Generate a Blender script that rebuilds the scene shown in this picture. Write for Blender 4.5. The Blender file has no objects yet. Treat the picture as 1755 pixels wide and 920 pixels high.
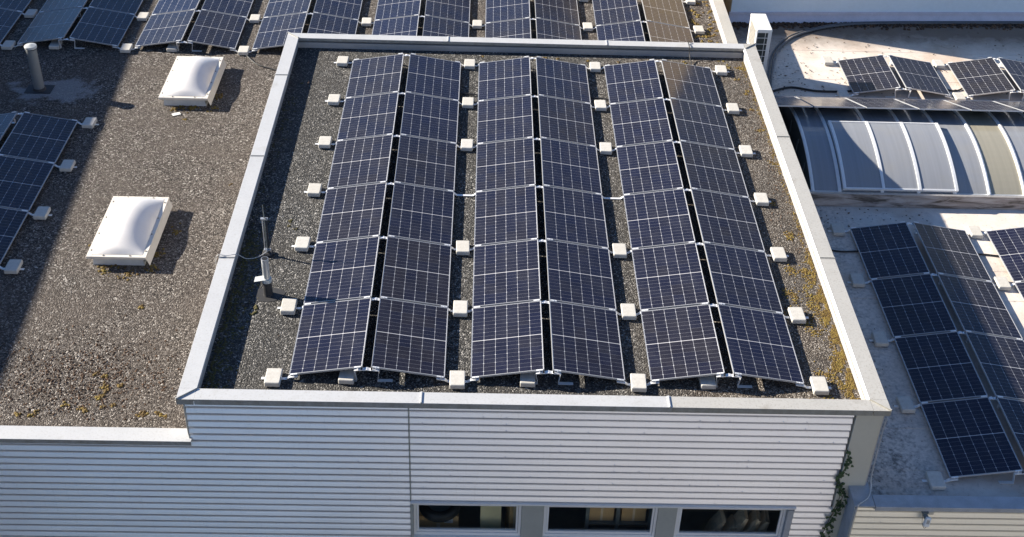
import bpy, bmesh, math, random
from mathutils import Vector, Matrix
R = math.radians
rnd = random.Random(7)
S = bpy.context.scene
COL = S.collection

# ------------------------------------------------------------------ camera
cd = bpy.data.cameras.new('camera'); cam = bpy.data.objects.new('camera', cd); COL.objects.link(cam)
cam.location = (2.87788, -14.53577, 12.80416)
cam.rotation_euler = (0.940191, -0.0308786, -0.0094298)
cd.sensor_width = 36.0; cd.lens = 36.0 * 2149.807 / 1755.0
cd.clip_start = 0.1; cd.clip_end = 3000
S.camera = cam

# ------------------------------------------------------------------ light
SUN_AZ, SUN_EL = -18.0, 25.5          # travel direction in the xy plane, height above the horizon
w = bpy.data.worlds.new('World'); S.world = w; w.use_nodes = True
nt = w.node_tree; nt.nodes.clear()
sky = nt.nodes.new('ShaderNodeTexSky'); sky.sky_type = 'NISHITA'; sky.sun_disc = False
sky.sun_elevation = R(SUN_EL); sky.sun_rotation = R(-72.0)
sky.air_density = 0.8; sky.dust_density = 0.02; sky.ozone_density = 4.5; sky.altitude = 300
bg = nt.nodes.new('ShaderNodeBackground'); bg.inputs[1].default_value = 0.07
wo = nt.nodes.new('ShaderNodeOutputWorld')
nt.links.new(sky.outputs[0], bg.inputs[0]); nt.links.new(bg.outputs[0], wo.inputs[0])
sl = bpy.data.lights.new('sun', 'SUN'); sl.energy = 5.0; sl.angle = R(0.53); sl.color = (1.0, 0.91, 0.77)
so = bpy.data.objects.new('sun', sl); COL.objects.link(so)
trav = Vector((math.cos(R(SUN_EL)) * math.cos(R(SUN_AZ)), math.cos(R(SUN_EL)) * math.sin(R(SUN_AZ)), -math.sin(R(SUN_EL))))
so.rotation_euler = trav.to_track_quat('-Z', 'Y').to_euler(); so.location = (-30, 15, 30)
vs = S.view_settings; vs.view_transform = 'Standard'; vs.look = 'None'; vs.exposure = 1.22; vs.gamma = 1.0
vs.use_curve_mapping = False
S.cycles.max_bounces = 6; S.cycles.use_denoising = True

# ------------------------------------------------------------------ material helpers
def mat(name):
    m = bpy.data.materials.new(name); m.use_nodes = True
    t = m.node_tree; b = t.nodes['Principled BSDF']
    return m, t, b
def N(t, typ, **kw):
    n = t.nodes.new(typ)
    for k, v in kw.items(): setattr(n, k, v)
    return n
def L(t, a, b): t.links.new(a, b)
def math_(t, op, a, b=None, c=None, clamp=False):
    n = N(t, 'ShaderNodeMath', operation=op, use_clamp=clamp)
    for i, v in enumerate((a, b, c)):
        if v is None: continue
        if isinstance(v, (int, float)): n.inputs[i].default_value = v
        else: L(t, v, n.inputs[i])
    return n.outputs[0]
def mixc(t, f, a, b):
    n = N(t, 'ShaderNodeMix', data_type='RGBA')
    for s, v in ((n.inputs[0], f), (n.inputs[6], a), (n.inputs[7], b)):
        if isinstance(v, (int, float)): s.default_value = v
        elif isinstance(v, tuple): s.default_value = v + (1,) if len(v) == 3 else v
        else: L(t, v, s)
    return n.outputs[2]
def ramp(t, f, stops, interp='LINEAR'):
    n = N(t, 'ShaderNodeValToRGB'); cr = n.color_ramp; cr.interpolation = interp
    while len(cr.elements) < len(stops): cr.elements.new(0.5)
    for e, (p, c) in zip(cr.elements, stops):
        e.position = p; e.color = (c, c, c, 1) if isinstance(c, (int, float)) else tuple(c) + (1,)
    L(t, f, n.inputs[0]); return n.outputs[0]
def coords(t, which='Object'):
    return N(t, 'ShaderNodeTexCoord').outputs[which]
def noise(t, co, scale, detail=3, rough=0.55, dist=0.0):
    n = N(t, 'ShaderNodeTexNoise'); L(t, co, n.inputs['Vector'])
    n.inputs['Scale'].default_value = scale; n.inputs['Detail'].default_value = detail
    n.inputs['Roughness'].default_value = rough; n.inputs['Distortion'].default_value = dist
    return n.outputs[0]
def mapping(t, co, scale=(1, 1, 1), loc=(0, 0, 0)):
    n = N(t, 'ShaderNodeMapping'); L(t, co, n.inputs[0])
    n.inputs['Scale'].default_value = scale; n.inputs['Location'].default_value = loc
    return n.outputs[0]
def bump(t, b, h, strength=0.3, dist=0.01):
    n = N(t, 'ShaderNodeBump'); n.inputs['Strength'].default_value = strength; n.inputs['Distance'].default_value = dist
    L(t, h, n.inputs['Height']); L(t, n.outputs[0], b.inputs['Normal'])
def plain(name, c, rough=0.5, metal=0.0, var=0.12, scale=6.0, spec=None, bumpy=0.0):
    m, t, b = mat(name); co = coords(t)
    n = noise(t, co, scale, 5, 0.6); n2 = noise(t, co, scale * 9, 3, 0.6)
    k = math_(t, 'ADD', math_(t, 'MULTIPLY', n, 0.65), math_(t, 'MULTIPLY', n2, 0.35))
    lo = tuple(v * (1 - var) for v in c); hi = tuple(min(1, v * (1 + var)) for v in c)
    L(t, ramp(t, k, [(0.3, lo), (0.7, hi)]), b.inputs['Base Color'])
    b.inputs['Roughness'].default_value = rough; b.inputs['Metallic'].default_value = metal
    if spec is not None: b.inputs['Specular IOR Level'].default_value = spec
    if bumpy: bump(t, b, n2, bumpy, 0.004)
    return m

def gravel_mat(name, stops, patches=None, tint=None, scale=50.0, warm=False):
    m, t, b = mat(name); co = coords(t)
    v = N(t, 'ShaderNodeTexVoronoi', feature='F1'); L(t, co, v.inputs['Vector']); v.inputs['Scale'].default_value = scale
    sp = N(t, 'ShaderNodeSeparateColor'); L(t, v.outputs['Color'], sp.inputs[0])
    vb_ = N(t, 'ShaderNodeTexVoronoi', feature='F1'); L(t, co, vb_.inputs['Vector']); vb_.inputs['Scale'].default_value = scale * 0.52
    sb = N(t, 'ShaderNodeSeparateColor'); L(t, vb_.outputs['Color'], sb.inputs[0])
    large = math_(t, 'GREATER_THAN', math_(t, 'ADD', sb.outputs[2], math_(t, 'MULTIPLY', noise(t, co, 1.7, 3, 0.6), 0.5)), 1.02)
    sel = N(t, 'ShaderNodeMix'); L(t, large, sel.inputs[0]); L(t, sp.outputs[0], sel.inputs[2]); L(t, sb.outputs[0], sel.inputs[3])
    c = ramp(t, sel.outputs[0], stops)
    # darker crevices between the stones are real recesses: they come from the bump; the colour varies stone by stone
    if warm:                                       # browner, paler stones towards the right parapet
        sx = N(t, 'ShaderNodeSeparateXYZ'); L(t, co, sx.inputs[0])
        k = ramp(t, math_(t, 'ADD', math_(t, 'MULTIPLY', sx.outputs[0], 0.25), math_(t, 'MULTIPLY', noise(t, co, 1.2, 4, 0.6), 0.5)), [(0.55, 0.0), (1.35 / 1.0 if False else 1.0, 1.0)])
        c2 = ramp(t, sp.outputs[0], [(0.0, (0.03, 0.022, 0.016)), (0.42, (0.12, 0.098, 0.08)), (0.76, (0.21, 0.18, 0.152)), (1.0, (0.56, 0.52, 0.47))])
        c = mixc(t, k, c, c2)
    big = noise(t, co, 0.9, 5, 0.62)
    c = mixc(t, ramp(t, big, [(0.38, 0.0), (0.62, 0.85)]), c, mixc(t, 0.55, c, tint or (0.07, 0.065, 0.06)))
    mid = noise(t, co, 7.0, 4, 0.7)
    c = mixc(t, ramp(t, mid, [(0.60, 0.0), (0.74, 0.8)]), c, mixc(t, 0.62, c, (0.035, 0.028, 0.022)))
    if patches:                                    # pale dried mortar spilled round the pipe
        px, py, rx, ry, col = patches
        d = mapping(t, co, (1 / rx, 1 / ry, 0), (-px / rx, -py / ry, 0))
        ln = N(t, 'ShaderNodeVectorMath', operation='LENGTH'); L(t, d, ln.inputs[0])
        k = math_(t, 'ADD', ln.outputs['Value'], math_(t, 'MULTIPLY', math_(t, 'SUBTRACT', noise(t, co, 2.6, 6, 0.65), 0.5), 2.6))
        c = mixc(t, ramp(t, k, [(0.65, 0.62), (1.05, 0.0)]), c, col)
    L(t, c, b.inputs['Base Color']); b.inputs['Roughness'].default_value = 0.8
    b.inputs['Specular IOR Level'].default_value = 0.3
    hgt = math_(t, 'SUBTRACT', math_(t, 'MULTIPLY', sp.outputs[1], 0.8), v.outputs['Distance'])
    bump(t, b, hgt, 1.0, 0.03)
    return m

M = {}
M['gravel_dark'] = gravel_mat('grey_gravel', [(0.0, (0.012, 0.012, 0.013)), (0.45, (0.055, 0.055, 0.055)), (0.78, (0.15, 0.148, 0.14)), (0.92, (0.31, 0.30, 0.285)), (1.0, (0.62, 0.60, 0.57))], warm=True)
M['gravel_left'] = gravel_mat('brown_gravel', [(0.0, (0.015, 0.012, 0.011)), (0.42, (0.080, 0.068, 0.060)), (0.76, (0.180, 0.158, 0.141)), (0.92, (0.32, 0.29, 0.265)), (1.0, (0.60, 0.57, 0.53))],
                              patches=(-2.75, .72, 1.05, 0.62, (0.42, 0.44, 0.47)), tint=(0.125, 0.103, 0.088), scale=47)

def cell_mat():
    m, t, b = mat('photovoltaic_laminate')
    uv = N(t, 'ShaderNodeUVMap', uv_map='uv').outputs[0]
    s = N(t, 'ShaderNodeSeparateXYZ'); L(t, uv, s.inputs[0]); u, v = s.outputs[0], s.outputs[1]
    W_, L_ = 1.134, 1.722
    mu, mv, mid = 0.0135, 0.0140, 0.011
    pu = (W_ - 2 * mu) / 6; pv = (L_ - 2 * mv - mid) / 18
    def lines(x, p, wd):      # 1 on the line between cells
        f = math_(t, 'FRACT', math_(t, 'DIVIDE', x, p))
        d = math_(t, 'ABSOLUTE', math_(t, 'SUBTRACT', f, 0.5))
        return math_(t, 'GREATER_THAN', d, 0.5 - wd / (2 * p))
    vm = math_(t, 'SUBTRACT', v, L_ / 2)
    va = math_(t, 'SUBTRACT', math_(t, 'ABSOLUTE', vm), mid / 2)
    uu = math_(t, 'SUBTRACT', u, mu)
    cols = lines(uu, pu, 0.0040); rows = lines(va, pv, 0.0032)
    # cell corners are cut: a small diamond of backsheet where lines cross every second row
    bus = lines(uu, pu / 10, 0.0016)
    out = math_(t, 'MAXIMUM', math_(t, 'LESS_THAN', va, 0.0), math_(t, 'GREATER_THAN', va, pv * 9))
    out = math_(t, 'MAXIMUM', out, math_(t, 'MAXIMUM', math_(t, 'LESS_THAN', uu, 0.0), math_(t, 'GREATER_THAN', uu, pu * 6)))
    fu = math_(t, 'ABSOLUTE', math_(t, 'SUBTRACT', math_(t, 'FRACT', math_(t, 'ADD', math_(t, 'DIVIDE', uu, pu), 0.5)), 0.5))
    fv = math_(t, 'ABSOLUTE', math_(t, 'SUBTRACT', math_(t, 'FRACT', math_(t, 'ADD', math_(t, 'DIVIDE', va, pv * 2), 0.5)), 0.5))
    dia = math_(t, 'LESS_THAN', math_(t, 'ADD', math_(t, 'MULTIPLY', fu, pu), math_(t, 'MULTIPLY', fv, pv * 2)), 0.012)
    # cell id for slight differences from cell to cell
    ci = N(t, 'ShaderNodeCombineXYZ'); L(t, math_(t, 'FLOOR', math_(t, 'DIVIDE', uu, pu)), ci.inputs[0])
    L(t, math_(t, 'FLOOR', math_(t, 'DIVIDE', vm, pv * 3)), ci.inputs[1])
    oi = N(t, 'ShaderNodeObjectInfo'); L(t, math_(t, 'MULTIPLY', oi.outputs['Random'], 37.0), ci.inputs[2])
    wn = N(t, 'ShaderNodeTexWhiteNoise', noise_dimensions='3D'); L(t, ci.outputs[0], wn.inputs[0])
    k = math_(t, 'ADD', math_(t, 'MULTIPLY', oi.outputs['Random'], 0.6), math_(t, 'MULTIPLY', wn.outputs[0], 0.4))
    cell = ramp(t, k, [(0.1, (0.0055, 0.0070, 0.027)), (0.5, (0.0075, 0.0080, 0.0215)), (0.95, (0.0145, 0.0120, 0.0165))])
    cell = mixc(t, math_(t, 'MULTIPLY', bus, 0.35), cell, (0.13, 0.14, 0.18))
    c = mixc(t, math_(t, 'MULTIPLY', rows, 0.5), cell, (0.40, 0.41, 0.45))
    c = mixc(t, math_(t, 'MAXIMUM', cols, dia), c, (0.52, 0.53, 0.57))
    c = mixc(t, out, c, (0.58, 0.58, 0.60))
    # thin film of dust and a few rain marks
    co = coords(t)
    du = noise(t, co, 2.4, 6, 0.65)
    c = mixc(t, ramp(t, du, [(0.40, 0.008), (0.75, 0.045)]), c, (0.44, 0.43, 0.42))
    b.inputs['IOR'].default_value = 1.5; b.inputs['Specular IOR Level'].default_value = 0.36   # anti-reflective glass
    vo = N(t, 'ShaderNodeTexVoronoi', feature='F1'); vo.inputs['Scale'].default_value = 1.1
    off = N(t, 'ShaderNodeVectorMath', operation='ADD'); L(t, co, off.inputs[0]); oc = N(t, 'ShaderNodeCombineXYZ'); L(t, math_(t, 'MULTIPLY', oi.outputs['Random'], 91.0), oc.inputs[0]); L(t, oc.outputs[0], off.inputs[1])
    L(t, off.outputs[0], vo.inputs['Vector'])
    vs_ = N(t, 'ShaderNodeSeparateColor'); L(t, vo.outputs['Color'], vs_.inputs[0])
    drop = math_(t, 'MULTIPLY', math_(t, 'LESS_THAN', math_(t, 'ADD', vo.outputs['Distance'], math_(t, 'MULTIPLY', noise(t, co, 60, 2, 0.5), 0.02)), 0.026), math_(t, 'GREATER_THAN', vs_.outputs[0], 0.72))
    c = mixc(t, math_(t, 'MULTIPLY', drop, 0.75), c, (0.62, 0.61, 0.57))
    L(t, c, b.inputs['Base Color'])
    L(t, ramp(t, du, [(0.3, 0.10), (0.7, 0.20)]), b.inputs['Roughness'])
    return m
M['cells'] = cell_mat()
M['alu'] = plain('anodised_aluminium', (0.86, 0.87, 0.88), 0.40, 0.25, 0.06, 12)
M['alu_frame'] = plain('panel_frame_aluminium', (0.46, 0.47, 0.49), 0.42, 0.35, 0.05, 12)
M['alu_side'] = M['alu_frame']
M['black'] = plain('black_rubber', (0.012, 0.012, 0.013), 0.55, 0, 0.2, 20)
M['backsheet'] = plain('dark_backsheet', (0.05, 0.05, 0.055), 0.6)

def concrete_mat():
    m, t, b = mat('cast_concrete'); co = coords(t)
    n = noise(t, co, 14, 5, 0.65); n2 = noise(t, co, 120, 2, 0.6)
    oi = N(t, 'ShaderNodeObjectInfo')
    c = ramp(t, n, [(0.3, (0.51, 0.49, 0.45)), (0.7, (0.63, 0.615, 0.575))])
    c = mixc(t, math_(t, 'MULTIPLY', oi.outputs['Random'], 0.28), c, (0.46, 0.43, 0.37))
    c = mixc(t, ramp(t, n2, [(0.58, 0.0), (0.72, 0.35)]), c, (0.36, 0.34, 0.30))
    L(t, c, b.inputs['Base Color']); b.inputs['Roughness'].default_value = 0.9
    bump(t, b, n2, 0.25, 0.004); return m
M['concrete'] = concrete_mat()

def coping_mat(name, base, dirt, amount):
    m, t, b = mat(name); co = coords(t)
    n = noise(t, co, 1.6, 6, 0.62, 0.4); f = noise(t, co, 30, 4, 0.7); st = noise(t, mapping(t, co, (3, 3, 1.6)), 3.0, 6, 0.7)
    c = ramp(t, n, [(0.3, tuple(v * 0.93 for v in base)), (0.7, tuple(v * 1.05 for v in base))])
    c = mixc(t, ramp(t, f, [(0.52, 0.0), (0.75, amount)]), c, dirt)
    c = mixc(t, ramp(t, n, [(0.58, 0.0), (0.72, amount * 0.8)]), c, dirt)
    # run-off dirt on the vertical drip edges only
    g = N(t, 'ShaderNodeNewGeometry'); s = N(t, 'ShaderNodeSeparateXYZ'); L(t, g.outputs['True Normal'], s.inputs[0])
    vert = math_(t, 'LESS_THAN', math_(t, 'ABSOLUTE', s.outputs[2]), 0.3)
    front = math_(t, 'MULTIPLY', vert, math_(t, 'LESS_THAN', s.outputs[1], -0.5))
    c = mixc(t, math_(t, 'MULTIPLY', front, ramp(t, st, [(0.34, 0.45), (0.68, 0.85)])), c, (0.24, 0.225, 0.18))
    L(t, c, b.inputs['Base Color']); b.inputs['Roughness'].default_value = 0.48; b.inputs['Metallic'].default_value = 0.12
    return m
M['coping'] = coping_mat('galvanised_coping', (0.56, 0.57, 0.58), (0.33, 0.32, 0.29), 0.5)
M['coping_old'] = coping_mat('weathered_coping', (0.50, 0.49, 0.46), (0.22, 0.19, 0.15), 0.55)

def cladding_mat(name, c0, metal):
    m, t, b = mat(name); co = coords(t)
    n = noise(t, mapping(t, co, (0.35, 1, 1.2)), 2.0, 5, 0.6); s = noise(t, mapping(t, co, (7, 7, 0.35)), 4.0, 5, 0.65)
    c = ramp(t, n, [(0.3, tuple(v * 0.95 for v in c0)), (0.7, tuple(min(1, v * 1.03) for v in c0))])
    c = mixc(t, ramp(t, s, [(0.56, 0.0), (0.78, 0.22)]), c, (0.40, 0.38, 0.33))
    L(t, c, b.inputs['Base Color']); b.inputs['Roughness'].default_value = 0.36
    b.inputs['Metallic'].default_value = metal
    return m
M['cladding'] = cladding_mat('white_aluminium_cladding', (0.83, 0.835, 0.875), 0.7)
M['cladding_cream'] = cladding_mat('cream_steel_cladding', (0.80, 0.76, 0.66), 0.5)
M['column'] = plain('beige_metal_panel', (0.58, 0.55, 0.46), 0.45, 0.0, 0.05, 1.5)
M['grey_panel'] = plain('grey_metal_panel', (0.40, 0.41, 0.38), 0.5, 0, 0.08, 3)
M['slate_sheet'] = plain('grey_blue_sheet_metal', (0.42, 0.44, 0.47), 0.5, 0.1, 0.2, 5)
M['wall_inner'] = plain('upstand_sheet', (0.44, 0.42, 0.40), 0.55, 0, 0.12, 4)
M['white_pvc'] = plain('white_window_profile', (0.78, 0.78, 0.77), 0.35, 0, 0.04, 5)
M['trim_white'] = plain('white_edge_trim', (0.80, 0.80, 0.80), 0.35, 0.0, 0.04, 5)

def membrane_mat():
    m, t, b = mat('weathered_roof_membrane'); co = coords(t)
    n1 = noise(t, co, 0.55, 6, 0.6, 0.6); n2 = noise(t, co, 2.6, 7, 0.7, 0.8); n3 = noise(t, co, 14, 5, 0.7)
    c = ramp(t, n2, [(0.3, (0.64, 0.575, 0.52)), (0.68, (0.82, 0.74, 0.665))])
    c = mixc(t, ramp(t, n1, [(0.44, 0.0), (0.66, 0.65)]), c, (0.50, 0.37, 0.28))
    sx = N(t, 'ShaderNodeSeparateXYZ'); L(t, co, sx.inputs[0])
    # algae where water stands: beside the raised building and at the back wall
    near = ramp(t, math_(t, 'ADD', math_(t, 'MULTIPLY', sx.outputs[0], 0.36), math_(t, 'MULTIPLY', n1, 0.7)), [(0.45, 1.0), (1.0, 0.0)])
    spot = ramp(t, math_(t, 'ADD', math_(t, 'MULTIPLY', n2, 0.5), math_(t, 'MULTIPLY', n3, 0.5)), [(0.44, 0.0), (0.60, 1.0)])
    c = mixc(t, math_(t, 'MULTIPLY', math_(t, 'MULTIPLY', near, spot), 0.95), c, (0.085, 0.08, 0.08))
    back = ramp(t, math_(t, 'ADD', math_(t, 'MULTIPLY', math_(t, 'SUBTRACT', sx.outputs[1], 14.9), 0.5), math_(t, 'MULTIPLY', n2, 0.7)), [(0.30, 0.0), (0.85, 1.0)])
    c = mixc(t, math_(t, 'MULTIPLY', back, 0.9), c, (0.10, 0.07, 0.05))
    c = mixc(t, ramp(t, n3, [(0.58, 0.0), (0.70, 0.6)]), c, (0.22, 0.18, 0.145))
    L(t, c, b.inputs['Base Color']); b.inputs['Roughness'].default_value = 0.6
    bump(t, b, n3, 0.15, 0.006); return m
M['membrane'] = membrane_mat()

def stained_mat():
    m, t, b = mat('dirty_upstand_membrane'); co = coords(t)
    n = noise(t, mapping(t, co, (0.8, 3, 5)), 1.6, 6, 0.65, 0.8)
    c = ramp(t, n, [(0.36, (0.48, 0.43, 0.40)), (0.50, (0.33, 0.28, 0.25)), (0.62, (0.09, 0.07, 0.055))])
    L(t, c, b.inputs['Base Color']); b.inputs['Roughness'].default_value = 0.65; return m
M['stained'] = stained_mat()

def polycarb_mat(name, c0):
    m, t, b = mat(name); co = coords(t)
    s = noise(t, mapping(t, co, (14, 0.25, 0.25)), 1.0, 3, 0.5); n = noise(t, co, 1.3, 4, 0.6)
    c = ramp(t, s, [(0.3, tuple(v * 0.93 for v in c0)), (0.7, tuple(v * 1.06 for v in c0))])
    c = mixc(t, ramp(t, n, [(0.45, 0.0), (0.8, 0.35)]), c, (0.34, 0.32, 0.27))
    L(t, c, b.inputs['Base Color']); L(t, ramp(t, s, [(0.3, 0.16), (0.7, 0.26)]), b.inputs['Roughness'])
    b.inputs['Specular IOR Level'].default_value = 0.6; b.inputs['Coat Weight'].default_value = 0.5; b.inputs['Coat Roughness'].default_value = 0.12
    return m
M['poly_grey'] = polycarb_mat('grey_polycarbonate', (0.29, 0.305, 0.335))
M['poly_olive'] = polycarb_mat('yellowed_polycarbonate', (0.34, 0.32, 0.255))

def opal_mat():
    m, t, b = mat('opal_acrylic'); co = coords(t)
    n = noise(t, co, 3, 4, 0.6)
    L(t, ramp(t, n, [(0.3, (0.80, 0.775, 0.75)), (0.7, (0.86, 0.835, 0.81))]), b.inputs['Base Color'])
    b.inputs['Roughness'].default_value = 0.22
    b.inputs['Subsurface Weight'].default_value = 0.25; b.inputs['Subsurface Radius'].default_value = (0.2, 0.2, 0.2)
    b.inputs['Subsurface Scale'].default_value = 0.3
    return m
M['opal'] = opal_mat()
M['cream'] = plain('cream_skylight_frame', (0.74, 0.70, 0.63), 0.5, 0, 0.08, 8)
M['curb'] = plain('pale_curb_sheet', (0.62, 0.66, 0.70), 0.35, 0.15, 0.12, 9)
M['screw'] = plain('grey_screw_cap', (0.42, 0.40, 0.36), 0.5)

def glass_mat():
    m, t, b = mat('window_glass'); t.nodes.remove(b)
    tr = N(t, 'ShaderNodeBsdfTransparent'); tr.inputs[0].default_value = (0.95, 0.97, 0.96, 1)
    gl = N(t, 'ShaderNodeBsdfGlossy'); gl.inputs['Roughness'].default_value = 0.02
    lw = N(t, 'ShaderNodeLayerWeight'); lw.inputs[0].default_value = 0.5
    fr = math_(t, 'ADD', math_(t, 'MULTIPLY', math_(t, 'POWER', lw.outputs['Facing'], 5.0), 0.92), 0.05)
    mx = N(t, 'ShaderNodeMixShader'); L(t, fr, mx.inputs[0]); L(t, tr.outputs[0], mx.inputs[1]); L(t, gl.outputs[0], mx.inputs[2])
    L(t, mx.outputs[0], t.nodes['Material Output'].inputs[0]); return m
M['glass'] = glass_mat()
M['room'] = plain('room_plaster', (0.34, 0.32, 0.28), 0.9)
M['cardboard'] = plain('brown_cardboard', (0.60, 0.38, 0.18), 0.85, 0, 0.1, 5)
M['kraft'] = plain('crumpled_kraft_paper', (0.68, 0.52, 0.35), 0.7, 0, 0.25, 9, bumpy=0.4)
M['beige_board'] = plain('beige_board', (0.72, 0.64, 0.40), 0.8, 0, 0.06)
M['label_white'] = plain('white_paper_label', (0.75, 0.75, 0.72), 0.7)
M['shelf'] = plain('grey_steel_shelf', (0.16, 0.18, 0.18), 0.5, 0.2)
M['render_wall'] = plain('pale_blue_render', (0.78, 0.87, 0.92), 0.8, 0, 0.06, 1.2)
M['flashing'] = plain('lilac_grey_flashing', (0.66, 0.63, 0.70), 0.6, 0, 0.12, 4)
M['ac_white'] = plain('white_enamel', (0.78, 0.78, 0.76), 0.35, 0, 0.05, 6)
M['ac_dark'] = plain('dark_coil_fins', (0.05, 0.06, 0.06), 0.5, 0.3, 0.2, 12)
M['pipe_grey'] = plain('grey_vent_pipe', (0.20, 0.215, 0.22), 0.5, 0.1, 0.08, 8)
M['pipe_pale'] = plain('pale_cap', (0.50, 0.52, 0.52), 0.45, 0.1)
M['galv'] = plain('galvanised_tube', (0.58, 0.60, 0.62), 0.36, 0.6, 0.12, 14)
M['bitumen'] = plain('bitumen_flashing', (0.03, 0.03, 0.033), 0.7, 0, 0.3, 10)
M['cable'] = plain('black_cable', (0.015, 0.015, 0.016), 0.5)
M['cable_grey'] = plain('grey_insulated_pipe', (0.13, 0.13, 0.135), 0.55)
M['wire'] = plain('aluminium_wire', (0.50, 0.50, 0.50), 0.5, 0.4)
M['brown_wall'] = plain('tan_plaster', (0.40, 0.31, 0.19), 0.85, 0, 0.06, 1)
M['grey_wall'] = plain('grey_brown_plaster', (0.30, 0.26, 0.21), 0.85, 0, 0.06, 1)
M['dark_pane'] = plain('dark_window_pane', (0.03, 0.035, 0.04), 0.08)
M['asphalt'] = plain('grey_yard', (0.06, 0.053, 0.045), 0.9, 0, 0.15, 3)
M['white_wall'] = plain('white_render', (0.74, 0.71, 0.67), 0.85, 0, 0.04, 1)
def leaf_mat(name, stops, wn=0.45):
    m, t, b = mat(name); co = coords(t)
    g = N(t, 'ShaderNodeNewGeometry')
    n = noise(t, co, 4.5, 5, 0.7)
    k = math_(t, 'ADD', math_(t, 'MULTIPLY', g.outputs['Random Per Island'], 1 - wn), math_(t, 'MULTIPLY', n, wn))
    L(t, ramp(t, k, stops), b.inputs['Base Color']); b.inputs['Roughness'].default_value = 0.8
    return m
M['moss'] = leaf_mat('ochre_moss', [(0.2, (0.035, 0.018, 0.006)), (0.40, (0.105, 0.062, 0.014)), (0.58, (0.20, 0.138, 0.024)), (0.8, (0.19, 0.165, 0.028))], 0.75)
M['moss_shaded'] = leaf_mat('shade_toned_moss', [(0.2, (0.05, 0.035, 0.015)), (0.6, (0.09, 0.08, 0.02)), (0.8, (0.12, 0.11, 0.02))], 0.75)  # moss by the left parapet: its shade is put into the darker colour
M['dead_leaf'] = leaf_mat('dead_leaves', [(0.2, (0.03, 0.02, 0.015)), (0.55, (0.085, 0.048, 0.028)), (0.8, (0.15, 0.082, 0.042))])
M['ivy'] = leaf_mat('ivy_leaves', [(0.2, (0.025, 0.045, 0.015)), (0.55, (0.05, 0.085, 0.03)), (0.85, (0.09, 0.12, 0.05))])
M['stem'] = plain('ivy_stem', (0.10, 0.07, 0.045), 0.8)

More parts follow.
